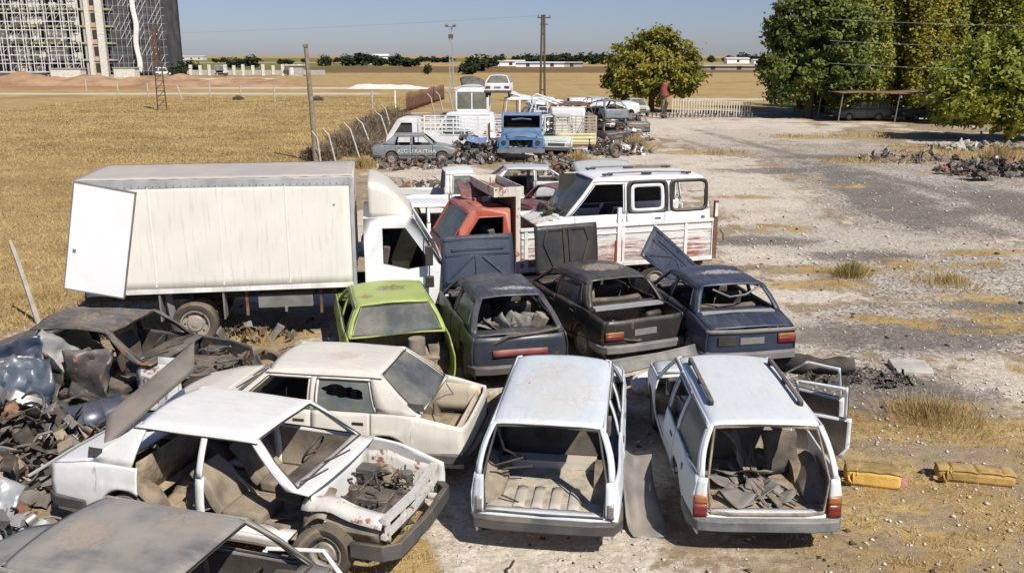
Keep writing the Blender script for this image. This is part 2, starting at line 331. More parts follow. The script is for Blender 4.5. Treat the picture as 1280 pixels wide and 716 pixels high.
    gr = mixc(t, ramp(t, nS, .3, .7), (.30, .20, .085), (.49, .355, .155)); gr = mixc(t, ramp(t, nS2, .45, .8), gr, (.20, .12, .045)); gr = mixc(t, math_(t, 'MULTIPLY', ramp(t, nC, .5, .8), .5), gr, (.52, .39, .18))
    gr = mixc(t, ramp(t, nD, .5, .66), gr, (.31, .21, .09)); gr = mixc(t, math_(t, 'MULTIPLY', ramp(t, nA, .58, .75), .5), gr, (.16, .14, .05))
    k = ramp(t, math_(t, 'ADD', a1[0], math_(t, 'MULTIPLY', math_(t, 'SUBTRACT', nB, .5), .9)), .35, .75)
    c = mixc(t, k, c, gr)
    c = mixc(t, ramp(t, math_(t, 'ADD', a2[0], math_(t, 'MULTIPLY', math_(t, 'SUBTRACT', nS, .5), .6)), .2, .6), c, mixc(t, nS, (.11, .13, .04), (.21, .19, .07)))
    c = mixc(t, math_(t, 'MULTIPLY', a2[1], .9), c, mixc(t, nS, (.11, .065, .03), (.19, .12, .055)))
    c = mixc(t, ramp(t, math_(t, 'ADD', a2[2], math_(t, 'MULTIPLY', math_(t, 'SUBTRACT', nS, .5), .5)), .3, .7), c, mixc(t, nS, (.29, .155, .075), (.38, .225, .12)))
    c = mixc(t, ramp(t, math_(t, 'ADD', a3[1], math_(t, 'MULTIPLY', math_(t, 'SUBTRACT', nS, .5), .4)), .45, .75), c, (.52, .44, .34))
    t.links.new(c, b.inputs['Base Color']); b.inputs['Roughness'].default_value = .95; b.inputs['Specular IOR Level'].default_value = .1
    bp = t.nodes.new('ShaderNodeBump'); bp.inputs['Strength'].default_value = .7; bp.inputs['Distance'].default_value = .05
    hh = math_(t, 'ADD', math_(t, 'MULTIPLY', nC, .5), math_(t, 'MULTIPLY', nB, 1.2)); t.links.new(hh, bp.inputs['Height']); t.links.new(bp.outputs[0], b.inputs['Normal'])
    me.materials.append(m); o = bpy.data.objects.new('ground', me); COL.objects.link(o); tag(o, 'dusty yard and stubble field', 'ground', kind='structure'); return o
build_ground()
def ground_z(x, y): return float(gh(np.array([float(x)]), np.array([float(y)]))[0])
# ------------------------------------------------------------------ cars
PAINT = {}
MAT['grime'] = surf('grime', (.13, .105, .08), .9, var=.4, scale=5, rust=.35, dust=.4)
def paint(key, col, **k):
    if key not in PAINT: PAINT[key] = surf('paint_'+key, col, **{**dict(rough=.5, var=.10, scale=2, rust=.25, dust=.35, fade=.55, seed=len(PAINT)+1, coat=.15, streak=.2), **k})
    return PAINT[key]
def wheel(parent, c, axis, r=.30, wd=.17, flat=0, rim=True, name='wheel', mats=None):
    c = Vector(c); ax = Vector(axis).normalized(); b = MB(); h = wd/2; ri = r*.62
    b.lathe([(ri, -h*.8), (r*.72, -h*1.02), (r*.90, -h), (r*.985, -h*.72), (r, -h*.2), (r, h*.2), (r*.985, h*.72), (r*.90, h), (r*.72, h*1.02), (ri, h*.8), (ri, -h*.8)], c, ax, 28)
    t = b.build(name, MAT['rubber'], parent)
    if rim:
        b = MB(); b.lathe([(ri*1.02, -h*.78), (ri*1.02, h*.85), (ri*.93, h*.85), (ri*.88, h*.35), (ri*.62, h*.30), (ri*.5, h*.62), (ri*.22, h*.66), (ri*.2, h*.8), (.001, h*.82)], c, ax, 28)
        u = ax.orthogonal().normalized(); v = ax.cross(u)
        b2 = MB()
        for k in range(8):
            d = u*math.cos(k*math.pi/4)+v*math.sin(k*math.pi/4); b2.cyl(c+d*ri*.74+ax*h*.2, c+d*ri*.74+ax*h*.345, ri*.085, n=8)
        b.build('rim', MAT['rim'], t); b2.build('rim_hole', MAT['black'], t)
    return t
R12 = dict(L=4.2, W=.81, zs=.25, belt=[(0, .80), (.6, .925), (3.1, .925), (3.6, .88), (4.2, .73)], ax=(1.02, 3.44), ar=.345, wr=.295, A=(3.12, 2.58), C=(.62, 1.14), wd=(1.12, 1.26), zr=1.36, rw=.585, yB=1.98, d=(1.2, 3.02), tb=0, kind='sedan', crown=.045)
T131 = dict(R12, L=4.2, W=.82, belt=[(0, .90), (.62, .95), (3.0, .93), (3.5, .90), (4.2, .80)], ax=(.86, 3.35), A=(2.98, 2.33), C=(.62, .98), wd=(.86, 1.12), zr=1.355, rw=.60, yB=1.9, d=(1.0, 2.92))
R12W = dict(R12, kind='wagon', belt=[(0, .92), (3.1, .925), (3.6, .88), (4.25, .73)], L=4.25, C=(.03, .30), wd=(.10, .36), zr=1.405, rw=.60, A=(3.12, 2.50), yB=2.0, d=(1.28, 3.02), yQ=1.30)
HATCH = dict(R12, kind='hatch', L=3.9, W=.82, belt=[(0, .93), (2.8, .93), (3.3, .90), (3.9, .74)], ax=(.72, 3.1), A=(2.95, 2.26), C=(.16, .74), wd=(.42, .82), zr=1.37, rw=.56, yB=1.72, d=(.98, 2.82))
VAN = dict(R12, kind='wagon', L=4.15, W=.85, zs=.28, belt=[(0, 1.02), (3.3, 1.0), (3.6, .95), (4.15, .78)], ax=(.75, 3.3), A=(3.45, 2.75), C=(.03, .2), wd=(.08, .22), zr=1.78, rw=.70, yB=2.05, yQ=1.02, d=(1.15, 3.25), ar=.36, wr=.31, crown=.035)
def make_car(name, label, cat, loc, yaw, P, pm, group=None, wreck=0., seed=1, skip=(), glassy=(), doors='', opn={}, wheels='abcd', interior=True, bumpers='fr', bmat=None, rot=None, roofm=None, inm=None, lights=True, fill=(), hood_up=None, trunk_open=False, tail='wide', seats=True, detail=True, plate=True, floor_m=None, doorm=None, hoodm=None, sag=0., roofdent=0., tailm=None):
    """local axes: y from rear bumper forwards, x right, z up"""
    global DEF
    P = dict(P); L, W, zs, belt, zr, rw = P['L'], P['W'], P['zs'], P['belt'], P['zr'], P['rw']
    A0, A1 = P['A']; C0, C1 = P['C']; D0, D1 = P['d']; yB = P['yB']; ar, wr = P['ar'], P['wr']; wag = P['kind'] == 'wagon'; sed = P['kind'] == 'sedan'
    root = empty(name, loc, yaw, label, cat, group, rot)
    so = Vector((seed*13.7, seed*7.1, seed*3.3))
    def dfm(p):
        n = noise.noise_vector(p*1.15+so); n2 = noise.noise_vector(p*4.2+so)
        q = p+n*(.010+.11*wreck)+n2*(.0035+.022*wreck)
        if roofdent and p.z > zr-.22: q.z -= roofdent*max(0, (p.z-zr+.22)/.25)*(.5+.8*noise.noise(Vector((p.x*2.2, p.y*1.7, seed*1.))))
        if sag: q.z -= sag*max(0, (p.y-2))*.2
        return q
    DEF = dfm
    zb = lambda y: pl(belt, y)
    def hw(y):
        f = max(0, (y-(L-.85))/.85); r = max(0, (.55-y)/.55)
        return W*(1-.085*f*f-.045*r*r)
    def side(y, z):
        t = (z-zs)/(zb(y)-zs)
        k = 1-.07*((.5-t)/.5)**2 if t < .5 else 1-.05*((t-.5)/.5)**2
        return hw(y)*k + (.007 if .6 < t < .68 else 0)
    def gx(y, k):
        return lerp(side(y, zb(y))-.012, rw, k)+.022*math.sin(math.pi*k)
    def gz(y, k): return lerp(zb(y), zr, k)
    yA = lambda k: lerp(A0, A1, k)
    yC = lambda k: lerp(C0, C1, k)
    yW = lambda k: lerp(P['wd'][0], P['wd'][1], k)
    def zbot(y, zl):
        z = zl
        for a in P['ax']:
            if abs(y-a) < ar: z = max(z, wr+.02+math.sqrt(ar*ar-(y-a)**2)*1.0)
        return z
    def patch(mb, s, y0, y1, zl, zt=None, n=9, off=0., zlf=None):
        ys = lin(y0, y1, max(2, int((y1-y0)/.07)))
        for a in P['ax']:
            for e in (a-ar-.001, a-ar+.001, a+ar-.001, a+ar+.001): ys += [e]
            ys += lin(a-ar+.002, a+ar-.002, 18)
        ys = sorted(set(round(y, 4) for y in ys if y0 <= y <= y1))
        rows = []
        for y in ys:
            top = zb(y) if zt is None else min(zt, zb(y)); lo = min(zbot(y, zl), top-.02)
            rows.append([(s*(side(y, z)+off), y, z) for z in lin(lo, top, n)])
        mb.grid(rows)
    def gpoly(mb, s, e0, e1, n=6, off=0.):
        """strip on the greenhouse side between two edges, each edge a function k -> y; k range fixed by tuple"""
        rows = []
        for i in range(n+1):
            t = i/n; (ya, ka), (yb, kb) = e0(t), e1(t)
            rows.append([(s*(gx(lerp(ya, yb, j/3), lerp(ka, kb, j/3))+off), lerp(ya, yb, j/3), gz(lerp(ya, yb, j/3), lerp(ka, kb, j/3))) for j in range(4)])
        mb.grid(rows)
    KT = .91
    # ---------------- body shell
    b = MB()
    for s, sk in ((1, 'r'), (-1, 'l')):
        if 'quarter_'+sk not in skip: patch(b, s, .03, D0, zs)
        if 'fender_'+sk not in skip: patch(b, s, D1, L-.03, zs)
        if 'fd_'+sk in fill or False: pass
        patch(b, s, D0, D1, zs, zs+.13, n=3)
        b.fgrid(lambda u, v: (s*lerp(hw(2)*.95, W*.72, v), lerp(D0, D1, u), zs+.13-.0*v), 6, 2)
        # pillars and rails
        if 'A_'+sk not in skip: gpoly(b, s, lambda t: (yA(t), t), lambda t: (yA(t)-lerp(.10, .07, t), t))
        b_w = .035
        if 'B_'+sk not in skip:
            gpoly(b, s, lambda t: (yB+b_w, t), lambda t: (yB-b_w, t))
            b.fgrid(lambda u, v: (s*(side(yB, lerp(zs+.1, zb(yB), u))-.03), yB+lerp(-.05, .05, v), lerp(zs+.1, zb(yB), u)), 4, 2)
        gpoly(b, s, lambda t: (yC(t), t), lambda t: (yW(t), t))
        if 'yQ' in P: gpoly(b, s, lambda t: (P['yQ']-.045, t), lambda t: (P['yQ']+.045, t))
        gpoly(b, s, lambda t: (lerp(yC(1), yA(1), t), 1), lambda t: (lerp(yC(KT), yA(KT), t), KT), n=16)
        # corner strips on the windscreen and rear window planes
        b.fgrid(lambda u, v: (s*(gx(yA(u), u)-.055*v), yA(u)+.012*v, gz(yA(0), 0)*(1-u)+zr*u), 6, 2)
        rwid = .05 if wag else .085
        b.fgrid(lambda u, v: (s*(gx(yC(u), u)-rwid*v), yC(u)-.012*v, lerp(zb(yC(0)), zr, u)), 6, 2)
        # wheel housing
        for a in P['ax']:
            hb = MB()
            if a > 2 and 'fender_'+sk in skip: continue
            hb.grid([[(s*x, a+ar*math.cos(th), wr+.02+ar*math.sin(th)) for x in (hw(a)*.965, W*.62)] for th in lin(0, math.pi, 12)])
            hb.grid([[(s*W*.62, a+ar*q*math.cos(th), wr+.02+ar*q*math.sin(th)) for q in (1, .5, .02)] for th in lin(0, math.pi, 12)])
            hb.build('wheel_housing', MAT['grime'], root, solid=.012)
    # rear end
    if wag:
        zt = .50
        b.fgrid(lambda u, v: ((u*2-1)*side(.03, lerp(.36, zt, v))*.995, .0+.035*(abs(u*2-1)**6), lerp(.36, zt, v)), 16, 3)
        for s in (1, -1): b.fgrid(lambda u, v: (s*lerp(side(.03, lerp(zt, .92, u))*.995, W*.80, v), .035*(1-v)+.0, lerp(zt, .92, u)), 6, 3)
        b.fgrid(lambda u, v: ((u*2-1)*W*.82, lerp(0, .14, v), zt-.01*v), 8, 2)
    elif 'rearpanel' not in skip:
        zt = zb(0)
        b.fgrid(lambda u, v: ((u*2-1)*side(.03, lerp(.36, zt, v))*.995, .0+.05*(abs(u*2-1)**6)+.02*v, lerp(.36, zt, v)), 18, 6)
    if not wag:   # shelf under the rear window
        b.fgrid(lambda u, v: ((u*2-1)*side(lerp(C0-.05, C0+.3, v), zb(C0))*.97, lerp(C0-.05, C0+.3, v), zb(C0)-.01+.012*(1-(u*2-1)**2)), 12, 3)
    # cowl and firewall
    b.fgrid(lambda u, v: ((u*2-1)*side(A0, zb(A0))*.98, lerp(A0-.10, A0+.16, v)+.06*(1-(u*2-1)**2), zb(A0)+.005+.02*(1-(u*2-1)**2)-.02*v), 12, 3)
    b.fgrid(lambda u, v: ((u*2-1)*W*.78, A0+.12, lerp(zs+.05, zb(A0)-.02, v)), 6, 4)
    # nose
    if 'nose' not in skip:
        b.fgrid(lambda u, v: ((u*2-1)*side(L-.03, lerp(.36, zb(L), v)), L-.01-.07*(abs(u*2-1)**5), lerp(.36, zb(L), v)), 16, 5)
    body = b.build('body', pm, root, solid=.022)
    # gutter and window seals
    if detail:
        for s in (1, -1):
            b = MB(); b.tube([(s*(gx(y, KT)+.012), y, gz(y, KT)+.01) for y in lin(yC(KT), yA(KT), 10)], .009, 5); b.build('roof_gutter', MAT['black'], root)
    # ---------------- roof
    cr = P['crown']
    def rf(u, v):
        x = u*2-1; y = lerp(C1, A1, v); e = max(0, (abs(x)-.84)/.16); f = max(0, (.10-v)/.10, (v-.92)/.08)
        return (x*(rw+.012), y+.05*(1-x*x)*(v*2-1), zr+cr*(1-x*x*.9)-.035*e*e-.018*f*f+.02*(1-(2*v-1)**2))
    b = MB(); b.fgrid(rf, 20, 22); b.build('roof', roofm or pm, root, solid=.018)
    if interior:
        b = MB(); b.fgrid(lambda u, v: (rf(u, v)[0]*.97, lerp(C1+.06, A1-.06, v), rf(u, v)[2]-.035), 8, 8); b.build('headliner', MAT['dark_in'], root)  # roof liner, its near-black colour also holding the shade of the cabin
    # ---------------- hood and boot lid
    hm = hoodm or pm
    def hood_f(u, v):
        x = u*2-1; y = lerp(A0+.17, L-.03, v); return (x*(side(y, zb(y))-.018), y-.06*(x**4)*v, zb(y)+.004+.035*(1-x*x))
    if hood_up is None and 'hood' not in skip:
        b = MB(); b.fgrid(hood_f, 14, 12); b.build('hood', hm, root, solid=.014)
    elif hood_up is not None:
        ang, twist, sh = hood_up[:3]; hl = hood_up[3] if len(hood_up) > 3 else .98; b = MB()
        X = Matrix.Translation((sh, A0+.2, zb(A0)+.05))@Matrix.Rotation(R(twist), 4, 'Y')@Matrix.Rotation(R(ang), 4, 'X')
        hwid = W*.86
        b.fgrid(lambda u, v: ((u*2-1)*hwid, v*hl, .03*(1-(u*2-1)**2)), 12, 10)
        hd = b.build('hood', hm, root, solid=.012, xf=X); b = MB()
        for pts in ([(-.62, .62), (.62, .62)], [(-.62, .1), (-.1, .58)], [(.62, .1), (.1, .58)], [(-.03, .08), (-.03, .6)], [(-.64, .92), (.64, .92)], [(-.5, .72), (.5, .72)], [(-.62, .1), (.62, .1)]) if seed % 2 == 0 else ([(-.42, .9), (-.5, .62), (-.3, .1)], [(.42, .9), (.5, .62), (.3, .1)], [(-.42, .9), (.42, .9)], [(-.06, .08), (-.06, .94)], [(.06, .08), (.06, .94)], [(-.64, .04), (.64, .04)]) if seed == 7 else ([(-.6, .12), (-.1, .55), (-.6, .9)], [(.6, .12), (.1, .55), (.6, .9)], [(-.62, .1), (.62, .1)], [(-.64, .9), (.64, .9)], [(-.05, .1), (-.05, .9)], [(.05, .1), (.05, .9)], [(-.35, .55), (.35, .55)]):
            for p, q in zip(pts, pts[1:]): b.bar([(p[0]*hwid/.7, p[1]*hl, .03*(1-(p[0]/.7)**2)+.022), (q[0]*hwid/.7, q[1]*hl, .03*(1-(q[0]/.7)**2)+.022)], .055, .03)
        b.build('hood_brace', hm, hd, xf=X, bevel=.006)
    if sed and not trunk_open:
        def tf(u, v):
            x = u*2-1; y = lerp(.02, C0-.06, v); return (x*(side(y, zb(y))-.018), y+.02*(x**4)*(1-v), zb(y)+.004+.025*(1-x*x))
        b = MB(); b.fgrid(tf, 14, 8); b.build('trunk_lid', pm, root, solid=.014)
    if not wag:
        b = MB(); b.fgrid(lambda u, v: ((u*2-1)*W*.74, lerp(.06, C0+.5, v), .42), 8, 6)
        b.fgrid(lambda u, v: ((u*2-1)*W*.78, C0+.36+.1*v, lerp(.42, zb(C0)-.01, v)), 8, 3)
        b.build('trunk_floor', floor_m or MAT['floor_dirt'], root, solid=.02)
    # ---------------- doors
    def door(s, which, angle=0):
        y0, y1 = (yB+.010, D1-.012) if which == 'f' else (D0+.012, yB-.010)
        X = Matrix.Identity(4)
        if angle:
            hx = s*(side(y1, .7)); X = Matrix.Translation((hx, y1, 0))@Matrix.Rotation(R(s*-angle)*-1, 4, 'Z')@Matrix.Translation((-hx, -y1, 0))
        b = MB(); patch(b, s, y0, y1, zs+.135, None, 9, .004)
        dr = b.build('front_door' if which == 'f' else 'rear_door', doorm or pm, root, solid=.03, xf=X)
        b = MB(); fw = .03
        fr0 = (lambda t: yW(t)) if which == 'r' else (lambda t: yB+.036)
        fr1 = (lambda t: yA(t)-.10+.03*t) if which == 'f' else (lambda t: yB-.036)
        if 'yQ' in P and which == 'r': fr0 = lambda t: P['yQ']+.045
        for fa, d in ((fr0, fw), (fr1, -fw)): gpoly(b, s, lambda t: (fa(t*KT), t*KT), lambda t: (fa(t*KT)+d, t*KT))
        gpoly(b, s, lambda t: (lerp(fr0(KT), fr1(KT), t), KT), lambda t: (lerp(fr0(KT-.07), fr1(KT-.07), t), KT-.07), n=8)
        b.build('window_frame', doorm or pm, dr, solid=.028, xf=X)
        if detail:
            ring = [(fr0(KT*t), KT*t) for t in (0, .25, .5, .75, .93)]+[(lerp(fr0(KT*.93), fr1(KT*.93), q), KT*.93) for q in (.33, .66)]+[(fr1(KT*t), KT*t) for t in (.93, .7, .45, .2, 0)]
            b = MB(); b.tube([(s*(gx(y, k)+.012), y, gz(y, k)) for y, k in ring], .011, 5, True); b.build('window_seal', MAT['black'], dr, xf=X)
        b = MB(); b.fgrid(lambda u, v: (s*(side(lerp(y0, y1, u), lerp(zs+.17, zb(y0)-.03, v))-.045), lerp(y0+.04, y1-.04, u), max(zbot(lerp(y0, y1, u), lerp(zs+.17, zb(y0)-.03, v)), lerp(zs+.17, zb(y0)-.03, v))), 8, 4)
        b.build('door_card', inm or MAT['seat_dark'], dr, xf=X)
        hy = y0+.13; zz = zb(hy)-.13; b = MB(); b.box((s*(side(hy, zz)+.015), hy+.02, zz), (.03, .15, .035)); b.build('handle', MAT['black'], dr, xf=X, bevel=.006)
        if which+('r' if s > 0 else 'l') in glassy:
            b = MB(); b.fgrid(lambda u, v: (s*(gx(lerp(fr0(v*.85), fr1(v*.85), u), v*.85)-.005), lerp(fr0(v*.85), fr1(v*.85), u), gz(yB, v*.85)), 5, 5)
            b.build('side_window', MAT['glass'], dr, xf=X)
        return dr
    for i, s in ((0, 1), (1, -1)):
        for w_ in 'fr':
            k = w_+('r' if s > 0 else 'l')
            if k in doors.split(): door(s, w_, opn.get(k, 0))
    if detail:
        b = MB(); b.tube([(x*(gx(yA(v), v)-.05), yA(v)+.012, lerp(zb(A0)+.03, zr-.01, v)) for x, v in ((-1, 0), (-1, .5), (-1, .98), (0, .99), (1, .98), (1, .5), (1, 0))], .013, 5, True); b.build('windshield_seal', MAT['black'], root)
        for x in (-.28, .22):
            b = MB(); b.tube([(x, A0+.10, zb(A0)+.035), (x+.22, A0+.06, zb(A0)+.05), (x+.42, A0+.01, zb(A0)+.07)], .009, 5); b.build('wiper', MAT['black'], root)
    # ---------------- fixed glass
    if 'wind' in glassy:
        b = MB(); b.fgrid(lambda u, v: ((u*2-1)*(gx(yA(v), v)-.05), yA(v)+.02+.06*(1-(u*2-1)**2)*(1-v), lerp(zb(A0)+.02, zr-.005, v)), 12, 6); b.build('windshield', P.get('glassm') or MAT['glass'], root)
    if 'rear' in glassy:
        b = MB(); b.fgrid(lambda u, v: ((u*2-1)*(gx(yC(v), v)-.06), yC(v)-.012-.05*(1-(u*2-1)**2)*(1-v), lerp(zb(C0)+.012, zr-.005, v)), 12, 6); rg_ = b.build('rear_window', MAT['glass_dirty'], root)
        b = MB(); b.tube([(x*(gx(yC(v), v)-.06), yC(v)-.02, lerp(zb(C0)+.012, zr-.005, v)) for x, v in ((-1, .02), (-1, .5), (-1, .98), (0, .99), (1, .98), (1, .5), (1, .02), (0, .01))], .014, 6, True); b.build('window_seal', MAT['black'], rg_)
    for s, sk in ((1, 'r'), (-1, 'l')):
        if 'q'+sk in glassy and 'yQ' in P:
            b = MB(); b.fgrid(lambda u, v: (s*(gx(lerp(yW(v*KT), P['yQ']-.045, u), v*KT)-.006), lerp(yW(v*KT), P['yQ']-.045, u), gz(.5, v*KT)), 6, 4); b.build('quarter_window', MAT['glass'], root)
        if 'panel_'+sk in fill:
            b = MB(); b.fgrid(lambda u, v: (s*gx(lerp(C1, yB, u), v*.95), lerp(C1-.05, yB, u), gz(yB, v*.95)), 12, 5); patch(b, s, D0, yB, zs+.12); b.build('side_panel', pm, root, solid=.02); b = MB(); b.fgrid(lambda u, v: (s*(gx(lerp(C1, D1, u), v*.98)-.06), lerp(C1, D1-.1, u), gz(yB, v*.98)), 12, 5); b.build('panel_shade_lining', MAT['dark_in'], root)  # near-black sheet inside the panel stands in for cabin shade
    # ---------------- interior
    if interior:
        fm = floor_m or MAT['floor_dirt']
        b = MB(); y0 = .1 if wag else C0+.5
        def fl(u, v):
            x = u*2-1; y = lerp(y0, A0+.1, v); z = zs+.06+.10*math.exp(-(x/.16)**2)
            if wag and y < 1.25: z = .47
            elif y < yB-.75 and y > 1.2: z = max(z, .33)
            return (x*W*.80, y, z)
        b.fgrid(fl, 16, 26); b.build('floor', fm, root, solid=.02)
        if seats:
            sm = inm or MAT['seat']
            def seat(x, y, wd, lean, bench=False):
                b = MB(); b.box((x, y+.25, .42), (wd, .50, .16)); st = b.build('seat', sm, root, bevel=.05); b = MB()
                M = Matrix.Translation((x, y+.02, .46))@Matrix.Rotation(R(lean), 4, 'X'); b.fgrid(lambda u, v: ((u-.5)*wd*(1-.12*v*v), -.05*math.sin(math.pi*u)-.02*math.sin(8*v), v*.56), 8, 8)
                b.build('backrest', sm, st, solid=.11, xf=M, bevel=.02)
            if 'front_seats' not in skip:
                for x in (-.36, .36): seat(x, yB+.12, .50, P.get('lean', 14))
            if 'rear_seat' not in skip: seat(0, (1.30 if wag else C0+.62), 1.2, 16)
        b = MB(); b.bar([(-W*.8, A0-.16, zb(A0)-.10), (W*.8, A0-.16, zb(A0)-.10)], .3, .22); b.build('dashboard', MAT['dark_in'], root, bevel=.03)
        b = MB(); c = Vector((-.36, A0-.42, .86)); axv = Vector((0, -.85, .5)).normalized(); u = Vector((1, 0, 0)); v = axv.cross(u)
        b.tube([c+(u*math.cos(t)+v*math.sin(t))*.185 for t in lin(0, 2*math.pi, 20)[:-1]], .014, 6, True); b.tube([c-u*.18, c-axv*.04, c+u*.18], .012, 5); b.tube([c-axv*.03, c-axv*.4], .022, 6)
        b.build('steering_wheel', MAT['black'], root)
    # ---------------- bumpers, lamps, plate
    bm_ = bmat or MAT['plastic']
    if 'r' in bumpers:
        b = MB(); b.bar([(-W*.985, .50, .40), (-W*.99, .12, .40), (-W*.90, -.03, .40), (-W*.6, -.065, .40), (0, -.075, .40), (W*.6, -.065, .40), (W*.90, -.03, .40), (W*.99, .12, .40), (W*.985, .50, .40)], .07, .165); b.build('bumper', bm_, root, bevel=.012)
    if 'f' in bumpers:
        b = MB(); b.bar([(-W*.955, L-.45, .41), (-W*.93, L-.10, .41), (-W*.80, L+.02, .41), (0, L+.065, .41), (W*.80, L+.02, .41), (W*.93, L-.10, .41), (W*.955, L-.45, .41)], .08, .18); b.build('bumper', bm_, root, bevel=.012)
    if lights:
        for s in (1, -1):
            if tail and (tailm is None or s in tailm):
                x0, x1, z0, z1 = {'wide': (.46, .77, .60, .76), 'tall': (.64, .775, .475, .72), 'low': (.42, .75, .56, .70)}[tail]
                f = (lambda a: -.004+.045*max(0, (abs(a)-.70)/.1)**2) if tail == 'tall' else (lambda a: -.008+.045*(abs(a)/W)**6)
                b = MB(); b.fgrid(lambda u, v: (s*lerp(x0, x1, u), f(lerp(x0, x1, u)), lerp(z0, lerp(z0, z1, .62), v)), 6, 3); tl = b.build('taillight', MAT['red_lens'], root, solid=.035)
                b = MB(); b.fgrid(lambda u, v: (s*lerp(x0, x1, u), f(lerp(x0, x1, u)), lerp(lerp(z0, z1, .63), z1, v)), 6, 3); b.build('indicator', MAT['orange_lens'], tl, solid=.033)
        if 'nose' not in skip and 'headlights' not in skip:
            zc = (.44+zb(L))/2+.02
            b = MB(); b.box((0, L-.0, zc), (W*1.05, .03, .15))
            gr = b.build('grille', MAT['black'], root, bevel=.005); b = MB()
            for i in range(5): b.box((0, L+.02, zc-.06+.03*i), (W*1.03, .012, .008))
            b.build('grille_bar', MAT['plastic_grey'], gr)
            for s in (1, -1):
                b = MB(); b.box((s*W*.73, L-.02, zc), (.26, .04, .145)); b.build('headlight', MAT['lamp_glass'], root, bevel=.02)
    if plate == 1 and detail and not wag and 'rearpanel' not in skip:
        b = MB(); b.box((0, -.012, .66), (.42, .015, .11)); b.build('number_plate_recess', MAT['plastic_grey'], root)
    # ---------------- wheels
    for i, (x, y) in enumerate(((-1, P['ax'][0]), (1, P['ax'][0]), (-1, P['ax'][1]), (1, P['ax'][1]))):
        if 'abcd'[i] in wheels: wheel(root, (x*(W-.115), y, wr), (x, 0, 0), wr)
    DEF = None
    return root, dict(side=side, zb=zb, gx=gx, gz=gz, yC=yC, yA=yA, yW=yW, patch=patch, W=W, L=L, dfm=dfm)
def part(mb, name, mat, parent, **k): return mb.build(name, mat, parent, **k)
# ------------------------------------------------------------------ scrap
def crumple(b, c, sx, sy, rot, amp=.06, seed=0, n=8, bend=.25):
    M = Euler(rot).to_matrix(); c = Vector(c)
    def f(u, v):
        p = Vector(((u-.5)*sx, (v-.5)*sy, bend*(u-.5)**2*sx)); q = noise.noise_vector(Vector((p.x*3.1+seed*5.3, p.y*3.1, seed*1.7))); q2 = noise.noise_vector(Vector((p.x*9+seed, p.y*9, seed)))
        p += Vector((q.x*.3, q.y*.3, q.z))*amp*1.6+q2*amp*.35; return c+M@p
    b.fgrid(f, n, n)
def scrap_heap(name, label, cat, loc, rx, ry, h, n, seed, mats, group=None, size=1., yaw=0, stuff=True, kind=('p', 'p', 't', 'b', 'c', 'h', 'h')):
    r = random.Random(seed); b = MB()
    for i in range(n):
        a = r.uniform(0, 2*math.pi); q = math.sqrt(r.random()); x, y = math.cos(a)*q*rx, math.sin(a)*q*ry
        z = h*(1-q**1.6)*r.uniform(.25, 1)+.04; k = r.choice(kind); b.cur = r.randrange(len(mats)); s = size*r.uniform(.6, 1.3)
        rot = (r.uniform(-1.2, 1.2), r.uniform(-1.2, 1.2), r.uniform(0, 6.28))
        if k == 'p': crumple(b, (x, y, z), .48*s*r.uniform(.5, 1.6), .22*s, rot, .06*s, r.uniform(0, 99), 7, r.uniform(-.9, .9))
        elif k == 't':
            d = Vector((r.uniform(-1, 1), r.uniform(-1, 1), r.uniform(-.5, .6))).normalized()*.3*s; c = Vector((x, y, z)); e = Vector((r.uniform(-1, 1), r.uniform(-1, 1), r.uniform(-1, 1)))*.09*s
            b.tube([c-d, c-d*.3+e, c+d*.3-e*.6, c+d], r.uniform(.008, .03)*s, 6)
        elif k == 'b': b.box((x, y, z), (.22*s*r.uniform(.5, 1.3), .2*s*r.uniform(.4, 1.2), .13*s*r.uniform(.5, 1.3)), rot)
        elif k == 'h':
            c = Vector((x, y, z)); u = Vector((r.uniform(-1, 1), r.uniform(-1, 1), r.uniform(-.4, .4))).normalized(); v = u.orthogonal().normalized(); a0 = r.uniform(0, 6); R0 = r.uniform(.10, .26)*s
            b.tube([c+(u*math.cos(a0+i*.42)+v*math.sin(a0+i*.42))*R0+Vector((0, 0, .01*i)) for i in range(r.randint(5, 13))], r.uniform(.012, .028)*s, 6)
        else:
            d = Vector((r.uniform(-1, 1), r.uniform(-1, 1), r.uniform(-1, 1))).normalized(); c = Vector((x, y, z)); b.cyl(c-d*.06*s, c+d*.06*s, .10*s*r.uniform(.5, 1.4), n=12)
    o = b.build(name, mats, None, solid=.006, smooth=55); o.location = loc; o.rotation_euler.z = R(yaw)
    return tag(o, label, cat, group, 'stuff' if stuff else None)
HM = [MAT['engine'], MAT['black'], MAT['plastic'], MAT['rusty'], MAT['steel'], MAT['plastic_grey'], MAT['engine']]
# ------------------------------------------------------------------ the cars in front
WHITE = paint('white', (.74, .735, .70), rust=.16, dust=.22, streak=.1)
WHITEB = paint('white_blue', (.63, .69, .72), rust=.20, dust=.25, streak=.15, patches=((.0, 1.3, .5, 1.0, (.62, .60, .54), 1.3),))
WHITEB2 = paint('white_pale', (.68, .72, .73), rust=.2, dust=.3, streak=.15)
CREAM = paint('cream', (.66, .62, .54), rust=.18, dust=.22, patches=((-.1, 1.75, .16, .22, (.58, .47, .36), 1.3),))
LIME = paint('lime', (.33, .43, .085), rust=.2, dust=.25, patches=((.05, 1.75, .26, .2, (.16, .085, .05), 1.3), (-.42, 1.35, .12, .1, (.22, .10, .05), 1.3)))
NAVY = paint('navy', (.018, .030, .056), rust=.2, dust=.09, fade=.25, rough=.42, patches=((.1, 1.7, .42, .16, (.50, .43, .34), 1.3),))
DBLUE = paint('dark_blue', (.024, .031, .044), rust=.25, dust=.12, fade=.3, rough=.45, patches=((.15, 1.05, .40, .10, (.42, .41, .38), 1.3),))
